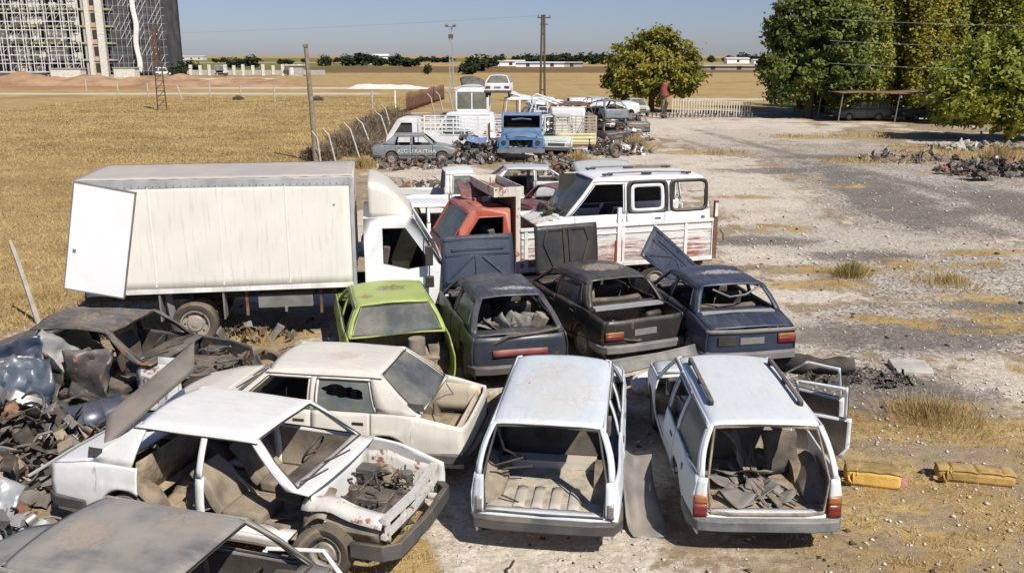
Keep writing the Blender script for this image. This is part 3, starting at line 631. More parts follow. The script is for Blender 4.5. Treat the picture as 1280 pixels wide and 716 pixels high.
BLACK = paint('black', (.013, .014, .015), rust=.25, dust=.14, fade=.3, rough=.45, patches=((.05, 1.65, .42, .28, (.33, .27, .20), 1.3),))
BURNT = paint('burnt', (.035, .038, .043), rust=.5, dust=.25, rough=.6, patches=((.15, 1.9, .2, .35, (.16, .13, .11), 1.2),))
GREY = paint('grey', (.20, .205, .20), rust=.2, dust=.42, rough=.5, scale=1.2, var=.45, patches=((.1, 1.5, .22, .28, (.36, .29, .21), 1.2), (-.35, 2.2, .2, .3, (.33, .27, .2), 1.2)))
MAROON = paint('maroon', (.12, .02, .028), rust=.2, dust=.25)
SILVER = paint('silver', (.42, .45, .47), rust=.3, dust=.3)
SLATE = paint('slate', (.16, .185, .20), rust=.2, dust=.3)
BEIGE = paint('beige', (.55, .52, .45), rust=.2, dust=.3)

# white saloon with the open engine bay
car, K = make_car('sedan_car', 'white saloon with its engine bay bared and near side doors gone', 'car', (-4.98, 9.97, 0), -107.3, dict(R12, lean=38), WHITE, seed=1, skip=('fender_r', 'hood', 'nose', 'rear_seat'), doors='fl rl', wheels='abcd', inm=MAT['seat'], lights=True, tail=None)
DEF = K['dfm']
b = MB()
for x in (.52, -.62): b.fgrid(lambda u, v: (x+(.03 if x > 0 else -.03)*v, lerp(3.2, 4.08, u), lerp(.40, .80-.08*u, v)+.06*math.exp(-((u-.35)/.18)**2)*v), 10, 5)
b.fgrid(lambda u, v: (lerp(.55, .70, v), lerp(3.15, 4.05, u), .80-.08*u+.06*math.exp(-((u-.35)/.18)**2)-.10*v*v), 10, 3)
b.bar([(-.70, 4.06, .70), (0, 4.12, .70), (.66, 4.06, .70)], .07, .06); b.bar([(-.70, 4.06, .52), (0, 4.1, .52), (.66, 4.06, .52)], .05, .05)
for x in (-.6, -.2, .2, .6): b.box((x, 4.08, .6), (.05, .03, .22))
b.build('inner_fender', paint('primer_white', (.64, .63, .59), rust=.5, dust=.4, streak=.6), car, solid=.015)
b = MB(); b.fgrid(lambda u, v: (lerp(.28, .74, v), lerp(3.08, 3.35, u)+.1*v, .62+.15*math.sin(2*u)-.1*v), 6, 5); b.fgrid(lambda u, v: (.56+.1*math.sin(3*v), lerp(3.15, 4.0, u), lerp(.38, .66, v)), 8, 4); b.build('wheel_tub', MAT['card'], car, solid=.015)
b = MB(); rr = random.Random(5)
b.box((-.1, 3.72, .44), (.62, .7, .12)); b.box((0, 3.6, .52), (.3, .5, .2)); b.cyl((-.2, 3.9, .55), (.2, 3.95, .55), .09); b.cyl((.1, 3.45, .5), (.1, 3.45, .72), .06)
b.build('engine_remains', MAT['engine'], car, bevel=.01)
b = MB(); b.box((-.42, 3.35, .62), (.18, .25, .18)); b.cyl((-.4, 3.85, .55), (-.4, 3.85, .72), .07); b.box((.3, 3.9, .55), (.2, .1, .2), (.3, .2, 0)); b.build('battery_tray', MAT['plastic'], car, bevel=.01)
b = MB()
for i in range(9): crumple(b, (rr.uniform(-.5, .5), rr.uniform(3.2, 4.0), rr.uniform(.45, .6)), .3, .12, (rr.uniform(-.6, .6), rr.uniform(-.6, .6), rr.uniform(0, 6)), .04, i+9, 6, .5)
b.build('bay_litter', MAT['card'], car, solid=.006)
b = MB()
for i in range(46):
    p = Vector((rr.uniform(-.55, .5), rr.uniform(3.2, 4.0), rr.uniform(.42, .74))); q = [p]
    for k in range(4): q.append(q[-1]+Vector((rr.uniform(-.13, .13), rr.uniform(-.13, .13), rr.uniform(-.07, .07))))
    b.tube(q, rr.uniform(.006, .016), 6)
b.build('hose', MAT['black'], car)
b = MB()
for zz in lin(0, 1, 40)[:-1]: pass
b.tube([(.60+.055*math.cos(t), 3.36+.055*math.sin(t), .50+t*.0062) for t in lin(0, 10*math.pi, 100)], .011, 6); b.cyl((.60, 3.36, .42), (.60, 3.36, .80), .028)
b.build('coil_spring', MAT['steel'], car)
b = MB(); b.box((.62, .52+.1, 1.02), (.012, .18, .10)); b.v = [(K['gx'](p[1], .35)+(.006 if p[0] > .62 else -.004), p[1]+.25*(p[2]-1.0), p[2]) for p in b.v]; b.build('pillar_vent', MAT['plastic'], car)
b = MB()
for k in range(4): b.tube([(rr.uniform(-.3, .6), yy, .36) for yy in (1.4, 1.8, 2.3)], .02, 6)
b.tube([(.1, 1.3, .4), (.15, 1.9, .75), (.2, 2.4, .42)], .018, 6); b.tube([(.3, 2.2, .36), (.5, 2.6, .36), (.62, 2.85, .40)], .03, 6)
crumple(b, (.35, 1.75, .42), .6, .5, (.2, .1, .4), .1, 3); crumple(b, (.3, 2.45, .38), .6, .5, (-.1, .1, .9), .08, 7); b.build('torn_trim', MAT['card'], car, solid=.01)
DEF = None

# cream saloon
car, K = make_car('sedan_car', 'cream saloon with shattered side glass and boot lid missing', 'car', (-.45, 10.96, 0), 80.5, R12, CREAM, seed=2, glassy=('rear', 'wind'), doors='fl rl fr rr', trunk_open=True, inm=MAT['seat'], tail=None, plate=0)
DEF = K['dfm']; b = MB(); b.box((-.62, .62, 1.02), (.012, .2, .10)); b.v = [(-K['gx'](p[1], .35)-(.006 if p[0] < -.62 else -.004), p[1]+.25*(p[2]-1.0), p[2]) for p in b.v]; b.build('pillar_vent', MAT['plastic'], car)
gm = glass('shattered_glass', (.13, .16, .155), .30, .6, 7)
b = MB(); n_ = 40
def edge_(t, q):
    a = 2*math.pi*t; x, y = math.cos(a), math.sin(a); m_ = max(abs(x), abs(y)); sq = (x/m_, y/m_)
    h_ = .62+.16*math.sin(2*a+.9)+.22*noise.noise(Vector((x*2.4, y*2.4, 2))); hx, hy = .05+x*h_*.95, .22+y*h_*.75
    return lerp(hx, sq[0], q), lerp(hy, sq[1], q)
rows = []
for q in (0, .5, 1):
    row = []
    for i in range(n_+1):
        ex, ey = edge_(i/n_, q); k = (ey+1)/2*.86; yr0, yr1 = K['yW'](k), R12['yB']-.04; y = lerp(yr0, yr1, (ex+1)/2); row.append((-(K['gx'](y, k)-.004), y, K['gz'](y, k)))
    rows.append(row)
b.grid(rows); b.build('shattered_window', gm, car)
b = MB(); b.tube([(-.35, .55, .95), (-.3, .35, 1.05), (-.1, .30, .98), (.35, .5, .95)], .009, 5); b.build('hinge_rod', MAT['steel'], car)
b = MB(); b.fgrid(lambda u, v: ((u*2-1)*.68, lerp(.10, .14, v), lerp(.42, .76, v)), 8, 3); b.fgrid(lambda u, v: (.70, lerp(.1, .85, u), lerp(.42, .84, v)), 4, 3); b.build('trunk_liner', paint('cream_inside', (.52, .46, .36), rust=.25, dust=.4), car, solid=.01)
b = MB(); r5 = random.Random(11)
b.tube([(-.642, 1.60+.1*math.cos(t), 1.12+.1*math.sin(t)) for t in lin(0, 2*math.pi, 16)[:-1]], .003, 4, True)
DEF = None

# pale estate in the middle, tailgate gone
car, K = make_car('estate_car', 'pale white estate with empty tailgate opening and bare cargo floor', 'car', (.34, 8.63, 0), -7.8, R12W, WHITEB, seed=3, doors='fl rl fr rr', skip=('rear_seat', 'front_seats'), wheels='acd', tail=None, seats=False, floor_m=surf('cargo_floor', (.44, .40, .33), .9, var=.35, scale=7, dust=.5, rust=.2, bump=.6))
DEF = K['dfm']
b = MB(); b.fgrid(lambda u, v: ((u*2-1)*.66, 1.55+.12*v, lerp(.45, .98, v)), 14, 8); b.build('seat_back', MAT['seat_dark'], car, solid=.08)
b = MB()
for s in (1, -1):
    tb = MB(); tb.fgrid(lambda u, v: (s*lerp(.50, .72, v), lerp(.25, 1.45, u), .47+.30*math.sin(math.pi*min(1, max(0, (u-.1)/.85)))**.6*v), 12, 4); tb.build('wheel_tub', MAT['card'], car, solid=.015)
b.bar([(-.5, 1.25, .53), (.5, 1.25, .53)], .16, .12); 
for x in (-.3, -.1, .1, .3): b.fgrid(lambda u, v: (x+.06*(2*u-1), lerp(.18, .66, v), .482+.012*math.sin(math.pi*u)), 6, 4)
b.build('cargo_floor', paint('cargo_pale', (.50, .47, .40), rust=.25, dust=.5), car, solid=.015)
b = MB(); b.tube([(-.56, .36, 1.36), (-.50, .5, 1.0), (-.28, .75, .78)], .014, 6); b.tube([(-.6, .5, .80), (-.3, .62, .86)], .011, 6); b.tube([(-.6, .62, .70), (-.2, .7, .72)], .011, 6); b.tube([(-.5, .3, .55), (-.3, .25, .5)], .012, 6); b.build('loose_strut', MAT['black'], car)
b = MB()
for s in (1, -1): b.fgrid(lambda u, v: (s*lerp(.665, .735, u), .006, lerp(.50, .67, v)), 3, 4)
b.build('taillight_hole', MAT['steel'], car, solid=.03)
b = MB()
for s in (1, -1): b.tube([(s*x, y, z) for x, y, z in ((.63, .012, .52), (.655, .02, .9), (.55, .28, 1.37))], .013, 6)
b.tube([(-.55, .28, 1.375), (0, .30, 1.40), (.55, .28, 1.375)], .013, 6); b.tube([(-.63, .0, .515), (0, -.01, .505), (.63, .0, .515)], .014, 6); b.build('tailgate_seal', MAT['plastic'], car)
DEF = None

# white estate on the right with roof rails and open doors
car, K = make_car('estate_car', 'white estate with roof rails, red tail lamps and doors hanging open', 'car', (2.72, 8.64, 0), -1.5, R12W, WHITEB2, seed=4, doors='rl fr rr', opn={'rr': 62, 'fr': 50}, wheels='cd', tail='tall', skip=('rear_seat', 'front_seats'), glassy=('ql',), bmat=surf('bumper_grey', (.13, .14, .145), .6, dust=.3, scale=4, seed=9, var=.3), seats=False)
DEF = K['dfm']
for s in (1, -1):
    b = MB(); b.bar([(s*.50, .75, 1.50), (s*.50, 2.15, 1.52)], .05, .03)
    rl = b.build('roof_rail', MAT['plastic'], car, bevel=.008)
    for y in (.78, 1.45, 2.12): b = MB(); b.box((s*.50, y, 1.47), (.05, .09, .06)); b.build('rail_foot', MAT['black'], rl, bevel=.01)
b = MB(); b.fgrid(lambda u, v: ((u*2-1)*.66, 1.45+.25*v, lerp(.45, 1.0, v)), 16, 8); b.build('seat_back', MAT['card'], car, solid=.06)
for s in (1, -1): b = MB(); b.fgrid(lambda u, v: (s*lerp(.48, .72, v), lerp(.3, 1.4, u), .47+.32*math.sin(math.pi*u)**.6*v), 12, 4); b.build('wheel_tub', MAT['card'], car, solid=.015)
b = MB()
for s in (1, -1): b.tube([(s*x, y, z) for x, y, z in ((.60, .012, .54), (.64, .02, .9), (.55, .28, 1.37))], .014, 6)
b.tube([(-.55, .28, 1.375), (0, .30, 1.40), (.55, .28, 1.375)], .014, 6); b.tube([(-.60, .0, .53), (-.4, -.01, .508), (0, -.01, .505), (.4, -.01, .508), (.60, .0, .53)], .02, 6); b.build('tailgate_seal', MAT['floor_dirt'], car)
b = MB(); r6 = random.Random(3)
for i in range(16): crumple(b, (r6.uniform(-.5, .3), r6.uniform(.25, 1.1), .52+r6.uniform(0, .05)), .35, .25, (r6.uniform(-.3, .3), r6.uniform(-.3, .3), r6.uniform(0, 6)), .05, i, 5)
b.build('broken_trim', [MAT['plastic_grey']], car, solid=.006)
b = MB(); crumple(b, (.38, 1.05, .75), .45, .5, (1.2, .1, .3), .08, 44, 7, .6); b.build('loose_seat_back', MAT['seat_dark'], car, solid=.08)
b = MB()
for i in range(5): b.tube([(r6.uniform(-.1, .4), .15, .53), (r6.uniform(-.2, .2), .7, .6), (r6.uniform(-.3, .1), 1.2, .75)], .018, 6)
crumple(b, (-.15, 1.1, .8), .3, .5, (.9, .2, 1.0), .1, 21, 6); crumple(b, (0, .75, .62), .5, .2, (.3, .5, 2.0), .06, 23, 6); b.build('torn_trim', MAT['card'], car, solid=.008)
b = MB(); b.cyl((-.823, 1.0-.35, .74), (-.79, 1.0-.35, .74), .045, n=14); b.build('fuel_cap', MAT['steel'], car)
DEF = None

# second row
car, K = make_car('sedan_car', 'lime green saloon with rust hole in its roof', 'car', (-1.68, 13.04, 0), 14, dict(T131, W=.84), LIME, seed=5, glassy=('rear', 'wind'), trunk_open=True, doors='fl fr rl rr', tail=None, bumpers='f', skip=('rearpanel',), wreck=.12, roofm=None)
DEF = K['dfm']; b = MB(); r7 = random.Random(4)
b.box((.1, .45, .55), (.3, .35, .3), (0, .2, .3)); b.cyl((.28, .4, .5), (.28, .42, .9), .13); b.box((-.3, .5, .5), (.4, .3, .2)); b.tube([(-.6, .3, .6), (0, .1, .72), (.6, .3, .6)], .03)
for i in range(8): crumple(b, (r7.uniform(-.5, .5), r7.uniform(.1, .6), .6), .3, .3, (r7.uniform(-1, 1), r7.uniform(-1, 1), 0), .08, i, 5)
b.build('boot_clutter', MAT['card'], car, solid=.01); DEF = None
car, K = make_car('hatchback_car', 'dark blue hatchback with dust streaked roof and raised bonnet', 'car', (.14, 13.57, 0), 13.2, dict(HATCH, zr=1.375, C=(.18, .76)), DBLUE, seed=6, doors='fl rl fr rr', hood_up=(76, 0, -.05), glassy=('rl',), tail=None, hoodm=NAVY, skip=('nose',), wreck=.08, floor_m=MAT['dark_in'], inm=MAT['seat_dark'])  # near-black floor paints in the shade of an unlit cabin
DEF = K['dfm']; b = MB(); b.tube([(-.62, .12, .80), (-.4, .02, .82), (-.2, .0, .93), (.3, .03, .96), (.66, .12, .98)], .035, 8); b.build('loose_trim', MAT['black'], car)
b = MB(); b.box((.42, .5, .98), (.16, .2, .32), (.4, .3, .5)); b.build('loose_block', MAT['card'], car, bevel=.01)
b = MB()
for i in range(7): crumple(b, (-.5+i*.16, .55, .98), .3, .3, (i*.7, i*.3, i), .08, i+50, 5)
b.build('shelf_clutter', MAT['plastic_grey'], car, solid=.008)
b = MB(); b.fgrid(lambda u, v: ((u*2-1)*.45, -.03, lerp(.60, .72, v)), 6, 2); b.build('red_panel', surf('dull_red', (.22, .05, .05), .6, dust=.4), car, solid=.01); DEF = None
car, K = make_car('sedan_car', 'black saloon with missing boot lid and one red tail lamp', 'car', (2.29, 14.70, 0), 23, T131, BLACK, seed=7, doors='fl rl fr rr', hood_up=(80, 0, .1), trunk_open=True, glassy=('rl',), tail='low', tailm=(-1,), wreck=.12, skip=('nose',), bmat=MAT['plastic_grey'], inm=MAT['seat_dark'])
DEF = K['dfm']; b = MB(); r8 = random.Random(8)
for i in range(9): crumple(b, (r8.uniform(-.5, .5), r8.uniform(.15, .8), .52), .45, .4, (r8.uniform(-.5, .5), r8.uniform(-.5, .5), r8.uniform(0, 6)), .1, i+70, 6)
b.build('boot_clutter', MAT['card'], car, solid=.01)
b = MB(); b.bar([(-.68, .60, .955), (.68, .60, .955)], .16, .05); b.build('pale_shelf', MAT['alu'], car)
b = MB(); b.box((.32, .35, .68), (.34, .12, .5), (.3, 0, .2)); b.build('spare_cover', MAT['black'], car, bevel=.05); DEF = None
car, K = make_car('sedan_car', 'navy saloon with closed boot lid and sun bleached roof patch', 'car', (3.99, 14.18, 0), 9.1, dict(T131, belt=[(0, .86), (.62, .96), (3.0, .93), (3.5, .90), (4.2, .80)]), NAVY, seed=8, doors='fl rl fr rr', hood_up=(52, 42, -.45, .80), tail='wide', tailm=(1,), wreck=.06, skip=('nose',), bmat=MAT['plastic_grey'], inm=MAT['seat_dark'], floor_m=MAT['dark_in'])  # floor coloured near black to carry the cabin shade
DEF = K['dfm']; b = MB(); b.fgrid(lambda u, v: ((u*2-1)*.80, -.012+.05*abs(u*2-1)**6, lerp(.79, .855, v)), 14, 2); b.build('boot_trim', MAT['plastic_grey'], car, solid=.012)
b = MB(); b.box((-.44, -.01, .665), (.30, .02, .15)); b.build('taillight_hole', MAT['black'], car)
b = MB(); b.tube([(-.4, .85, 1.33), (-.1, .78, 1.20), (.2, .80, 1.22), (.5, .92, 1.33)], .016, 6); b.build('hanging_seal', MAT['plastic_grey'], car)
b = MB(); b.bar([(-.66, .645, .975), (.66, .645, .975)], .12, .03); b.build('window_ledge', MAT['alu'], car); DEF = None

# burnt wreck on the left and the grey car cut by the frame
car, K = make_car('wrecked_car', 'burnt dark wreck with crushed roof and torn open side', 'wrecked car', (-8.17, 13.60, 0), -102, dict(R12, L=4.0, A=(3.0, 2.4)), BURNT, seed=9, wreck=.38, skip=('fender_r', 'hood', 'nose', 'B_r'), doors='fl', wheels='', tail=None, bumpers='', roofdent=.10, inm=MAT['seat_dark'], floor_m=MAT['rusty'])
DEF = K['dfm']; b = MB(); crumple(b, (.78, 2.15, .62), .9, .7, (0, 1.4, .1), .13, 4, 12); crumple(b, (.8, 1.3, .65), .7, .7, (.2, 1.5, .1), .12, 6, 12); b.build('crushed_door', BURNT, car, solid=.02)
b = MB(); crumple(b, (.72, 3.25, .62), .7, .7, (.3, 1.0, .2), .15, 9, 8); b.build('crushed_fender', paint('peeled', (.45, .45, .45), rust=.65, dust=.1), car, solid=.02)
b = MB(); b.box((0, 3.4, .55), (.7, .6, .35)); b.cyl((-.4, 3.7, .6), (.4, 3.75, .6), .12); r9 = random.Random(2)
for i in range(14): crumple(b, (r9.uniform(-.7, .7), r9.uniform(3.0, 4.1), r9.uniform(.35, .75)), .4, .15, (r9.uniform(-1, 1), r9.uniform(-1, 1), r9.uniform(0, 6)), .07, i, 6)
for i in range(24):
    c = Vector((r9.uniform(-.7, .7), r9.uniform(3.0, 4.0), r9.uniform(.4, .85))); b.tube([c+Vector((.16*math.cos(j*.6+i), .16*math.sin(j*.5+i), .03*math.sin(j+i))) for j in range(8)], r9.uniform(.01, .025), 6)
b.build('engine_remains', MAT['engine'], car, solid=.008); DEF = None
car, K = make_car('sedan_car', 'dull grey saloon cut by the lower left frame corner', 'car', (-4.95, 7.15, 0), -106.1, dict(R12, rw=.60), GREY, seed=10, doors='fl rl', tail=None, wreck=.05, inm=MAT['seat_dark'], skip=('hood', 'nose', 'fender_r', 'fender_l'), bumpers='r', wheels='ab', floor_m=MAT['dark_in'])

# ------------------------------------------------------------------ loose panels round the front cars
def loose(name, label, cat, mat, loc, rot, f, nu=12, nv=8, solid=.014, group=None, **k):
    b = MB(); b.fgrid(f, nu, nv); o = b.build(name, mat, None, solid=solid, **k); o.location = loc; o.rotation_euler = rot; return tag(o, label, cat, group)
GREYD = surf('grey_bonnet', (.115, .11, .10), .55, dust=.45, rust=.2, scale=2, seed=31, dustc=(.30, .24, .18))
def span(name, label, cat, mat, A, B, C_, bow=.05, amp=.02, n=12, solid=.016, seed=1, edge=.03, group=None):
    """bent sheet with corner A, edges towards B and C_"""
    A, B, C_ = Vector(A), Vector(B), Vector(C_); nr = (B-A).cross(C_-A).normalized(); o0 = (B+C_)/2
    def f(u, v):
        q = noise.noise(Vector((u*2.3+seed, v*2.1, seed*1.3))); e = max(0, abs(2*v-1)-.86)/.14
        return A+(B-A)*u+(C_-A)*v+nr*(bow*(1-(2*v-1)**2)+amp*q-edge*e)-o0
    b = MB(); b.fgrid(f, n, n); o = b.build(name, mat, None, solid=solid); o.location = o0; return tag(o, label, cat, group)
span('car_bonnet', 'long grey bonnet leaning on the white saloon boot', 'bonnet', GREYD, (-4.70, 9.52, .88), (-3.98, 10.6, 1.45), (-4.84, 10.0, 1.10), bow=.025, amp=.015, seed=3)
span('plastic_sheet', 'grey plastic panel propped against the pale estate', 'panel', surf('sheet_grey', (.16, .155, .15), .6, dust=.4, seed=22), (1.22, 9.85, .70), (1.66, 9.95, .56), (1.36, 9.0, .04), bow=.08, amp=.10, seed=5)
span('car_bumper', 'long dark bumper strip lying behind the black saloon', 'bumper', MAT['plastic_grey'], (1.05, 13.15, .52), (3.05, 14.25, .55), (1.15, 12.95, .40), bow=.04, amp=.05, seed=8, solid=.03)
span('car_door_panel', 'black trim panel lying between hatchback and pale estate', 'panel', MAT['plastic'], (.55, 12.75, .50), (1.45, 13.1, .55), (.75, 12.35, .42), bow=.05, amp=.05, seed=9)
o = empty('gas_cylinder', (2.25, 13.35, .30), label='dirty white gas cylinder lying by the black saloon', cat='cylinder'); b = MB(); b.lathe([(.001, -.42), (.10, -.40), (.15, -.33), (.155, 0), (.155, .3), (.12, .38), (.06, .42), (.06, .48), (.001, .48)], (0, 0, 0), (.85, .5, .1)); b.build('shell', MAT['white_paint'], o); b = MB(); b.lathe([(.157, -.05), (.162, -.03), (.162, .03), (.157, .05)], (0, 0, 0), (.85, .5, .1)); b.build('band', MAT['rusty'], o)
# white door frame lying in front of the white saloon
o = empty('door_frame', (0, 0, 0), label='bent white door frame by the saloon front wheel', cat='door frame')
b = MB(); b.bar([(-2.40, 7.80, .60), (-1.83, 7.755, .60), (-1.60, 7.45, .52)], .045, .03); b.build('frame_bar', WHITE, o, bevel=.006); b = MB(); b.bar([(-2.40, 7.80, .58), (-2.5, 7.2, .5), (-1.60, 7.42, .50)], .045, .03); b.build('lower_rail', WHITE, o, bevel=.006)
# scrap heap on the left
BLUEP = surf('metal_blue', (.03, .06, .10), .6, .1, dust=.25, seed=40, coat=.3); NAVYP = surf('metal_navy', (.018, .035, .07), .35, .1, dust=.2, seed=41, coat=.3)
scrap_heap('scrap_heap', 'heap of torn car parts left of the white saloon', 'scrap', (-6.6, 10.9, 0), 1.6, 1.5, .85, 430, 21, [MAT['engine'], MAT['black'], MAT['plastic'], MAT['rusty'], MAT['black'], MAT['steel'], MAT['dark_in'], MAT['card'], MAT['black']], size=.75, kind=('p', 'p', 't', 'b', 't', 'p', 'h', 'b', 'p', 't'))
def crumpled(name, label, cat, mat, loc, sx, sy, rot, amp, seed, bend=.3, group=None):
    b = MB(); crumple(b, (0, 0, 0), sx, sy, rot, amp, seed, 16, bend); o = b.build(name, mat, None, solid=.012, smooth=25); o.location = loc; return tag(o, label, cat, group)
crumpled('crumpled_metal', 'crumpled light blue metal panel on the scrap heap', 'panel', BLUEP, (-6.85, 11.75, .80), .75, .8, (.9, .2, .4), .13, 3)
crumpled('crumpled_metal', 'dark navy crushed bodywork above the light blue panel', 'panel', NAVYP, (-7.15, 12.1, .95), .9, .7, (1.0, -.2, .1), .12, 8)
crumpled('crumpled_metal', 'silver crumpled wing near the lower left frame edge', 'panel', surf('chrome_grey', (.45, .47, .48), .3, .4, dust=.3), (-5.65, 8.75, .62), .6, .5, (.5, .3, .2), .09, 12)
crumpled('crumpled_metal', 'grey folded panel leaning against the burnt wreck', 'panel', surf('pan_grey', (.22, .23, .235), .5, dust=.3), (-6.85, 12.7, .95), .6, .5, (1.0, .5, .2), .10, 17)
o = empty('oil_drum', (-5.75, 11.45, .38), label='dark blue drum lying beside the scrap heap', cat='drum'); b = MB(); ax = Vector((.86, .5, .08)); b.lathe([(.001, -.40), (.27, -.40), (.285, -.38), (.28, -.15), (.29, -.13), (.28, -.11), (.28, .11), (.29, .13), (.28, .15), (.285, .38), (.27, .40), (.001, .39)], (0, 0, 0), ax); b.build('shell', NAVYP, o); b = MB(); b.cyl(ax*.39+Vector((0, 0, .12)), ax*.43+Vector((0, 0, .12)), .03); b.build('bung', MAT['steel'], o)
scrap_heap('scrap_heap', 'bright silver and black scrap at the left frame edge', 'scrap', (-5.35, 8.5, 0), .7, .55, .55, 70, 33, [MAT['steel'], MAT['alu'], MAT['black'], MAT['plastic']], size=.7)
scrap_heap('scrap_heap', 'black engine scraps between wreck and cream saloon', 'scrap', (-4.3, 13.3, 0), .9, .8, .55, 80, 34, [MAT['engine'], MAT['black'], MAT['plastic'], MAT['rusty']], size=.8)
b = MB(); b.tube([(-.6, -.5, .35), (-.2, -.15, .55), (.5, .3, .85)], .02, 6); o = b.build('steel_rod', MAT['alu'], None); o.location = (-5.1, 10.15, .1); tag(o, 'thin pale rod sticking out of the scrap heap', 'rod')
# ------------------------------------------------------------------ trucks
BOXW = surf('box_cream', (.73, .70, .61), .55, rust=.10, dust=.12, streak=.30, scale=1.2, var=.05, seed=50)
BOXR = surf('box_roof', (.46, .43, .39), .6, dust=.4, scale=1.0, var=.15, seed=51)
TRUCKW = paint('truck_white', (.76, .765, .76), rust=.12, dust=.15, streak=.1)
CREAMY = paint('fairing', (.66, .63, .55), rust=.1, dust=.3)
def truck_wheel(parent, c, s, r=.42, w=.24): return wheel(parent, c, (s, 0, 0), r, w)
# box truck (y forward, right side towards the camera)
t = empty('box_truck', (-8.44, 16.53, 0), -81.3, 'white box truck with cream body and its rear door hanging off', 'truck')
XW = 1.13; Y0, Y1, Z0, Z1 = .68, 5.40, 1.10, 3.10
b = MB()
for s in (1, -1): b.fgrid(lambda u, v: (s*(XW+.012*math.sin(math.pi*u)), lerp(Y0, Y1, u), lerp(Z0, Z1, v)), 24, 10)
b.fgrid(lambda u, v: (lerp(-XW, XW, u), Y1, lerp(Z0, Z1, v)), 4, 4); b.fgrid(lambda u, v: (lerp(-XW, XW, u), lerp(Y0, Y1, v), Z0+.02), 4, 4)
b.build('cargo_box', BOXW, t, solid=.03)
b = MB(); b.fgrid(lambda u, v: (lerp(-XW-.01, XW+.01, u), lerp(Y0-.02, Y1+.02, v), Z1+.03+.025*(1-(2*u-1)**2)+.008*math.sin(v*40)**8), 10, 40); b.build('box_roof', BOXR, t, solid=.02)
for s in (1, -1):
    b = MB(); b.box((s*(XW+.012), (Y0+Y1)/2, Z1-.06), (.03, Y1-Y0+.06, .16)); b.build('top_trim', MAT['alu'], t, bevel=.008)
    for k in range(1, 4): b = MB(); b.box((s*(XW+.026), Y0+k*(Y1-Y0)/4, (Z0+Z1)/2-.02), (.012, .025, Z1-Z0-.2)); b.build('panel_seam', BOXW, t)
    b = MB(); [b.box((s*(XW+.029), Y0+.1+k*.118, Z1-.10), (.012, .02, .02)) for k in range(39)]; o_ = b.build('rivet_row', MAT['plastic_grey'], t)
    b = MB(); b.box((s*(XW+.012), (Y0+Y1)/2, Z0+.0), (.035, Y1-Y0+.04, .09)); b.build('bottom_trim', MAT['white_paint'], t, bevel=.006)
    for yy in (Y0, Y1): b = MB(); b.box((s*(XW+.008), yy, (Z0+Z1)/2), (.06, .07, Z1-Z0)); b.build('corner_post', MAT['alu'], t, bevel=.01)
b = MB(); b.box((0, Y0-.02, Z1-.03), (2*XW, .06, .12)); b.box((0, Y0-.02, Z0), (2*XW, .06, .12)); b.build('door_header', MAT['alu'], t)
# door hanging open along the side, twisted on its lower hinge
b = MB(); Xf = Matrix.Translation((XW+.10, 1.0, 2.08))@Matrix.Rotation(R(-4), 4, 'Z')@Matrix.Rotation(R(-11.7), 4, 'X')@Matrix.Translation((0, -.56, -1.02))
b.box((0, .56, 1.02), (.05, 1.03, 1.93)); d = b.build('rear_door', surf('door_white', (.80, .80, .79), .5, dust=.08, var=.03, seed=52), t, xf=Xf, bevel=.008)
b = MB()
for (y, z, sy, sz) in ((.56, 1.985, 1.05, .025), (.56, .055, 1.05, .025), (.045, 1.02, .02, 1.95), (1.075, 1.02, .02, 1.95)): b.box((0.002, y, z), (.058, sy, sz))
b.build('door_edge', MAT['plastic_grey'], d, xf=Xf); b = MB(); b.box((.03, .16, .78), (.03, .05, .05)); b.build('door_latch', MAT['steel'], d, xf=Xf)
b = MB()
for s in (.42, -.42): b.box((s, 3.6, .86), (.08, 6.4, .2))
for y in (1, 2.4, 3.6, 5): b.box((0, y, .95), (1.9, .08, .12))
ch = b.build('chassis', MAT['black'], t)
for s in (1, -1):
    truck_wheel(t, (s*.95, 2.44, .42), s); truck_wheel(t, (s*.68, 2.44, .42), s)
    truck_wheel(t, (s*.86, 6.15, .40), s, .40)
    for y in (1.88, 3.0): b = MB(); b.box((s*.98, y, .80), (.3, .03, .55)); b.build('mud_flap', MAT['plastic_grey'], t)
b = MB(); b.cyl((-.9, 2.44, .42), (.9, 2.44, .42), .07); b.build('rear_axle', MAT['engine'], t)
b = MB(); b.box((.85, 4.1, .80), (.35, 1.0, .24)); b.box((.85, 4.1, .64), (.38, .05, .1)); b.build('tool_box', MAT['plastic_grey'], t, bevel=.01)
for y in (3.4, 4.75): b = MB(); b.box((1.0, y, .80), (.05, .05, .5)); b.build('underrun_post', MAT['rusty'], t)
# cab
prof = [(5.60, .62), (5.60, 1.35), (5.60, 2.30), (6.35, 2.34), (6.52, 2.28), (7.02, 1.42), (7.10, 1.25), (7.14, .62)]
CW = 1.0
win = [(5.93, 1.44), (5.93, 2.12), (6.36, 2.12), (6.86, 1.40), (6.4, 1.32)]
def cab_side(mb, s, prof, win, x):
    bm = bmesh.new(); vs = [bm.verts.new((s*x, y, z)) for y, z in prof]; es = [bm.edges.new((vs[i], vs[(i+1) % len(vs)])) for i in range(len(vs))]
    ws = [bm.verts.new((s*x, y, z)) for y, z in win]; es += [bm.edges.new((ws[i], ws[(i+1) % len(ws)])) for i in range(len(ws))]
    bmesh.ops.triangle_fill(bm, edges=es, use_beauty=True); bm.verts.ensure_lookup_table(); bm.verts.index_update()
    mb.add([v.co[:] for v in bm.verts], [[v.index for v in f.verts] for f in bm.faces]); bm.free()
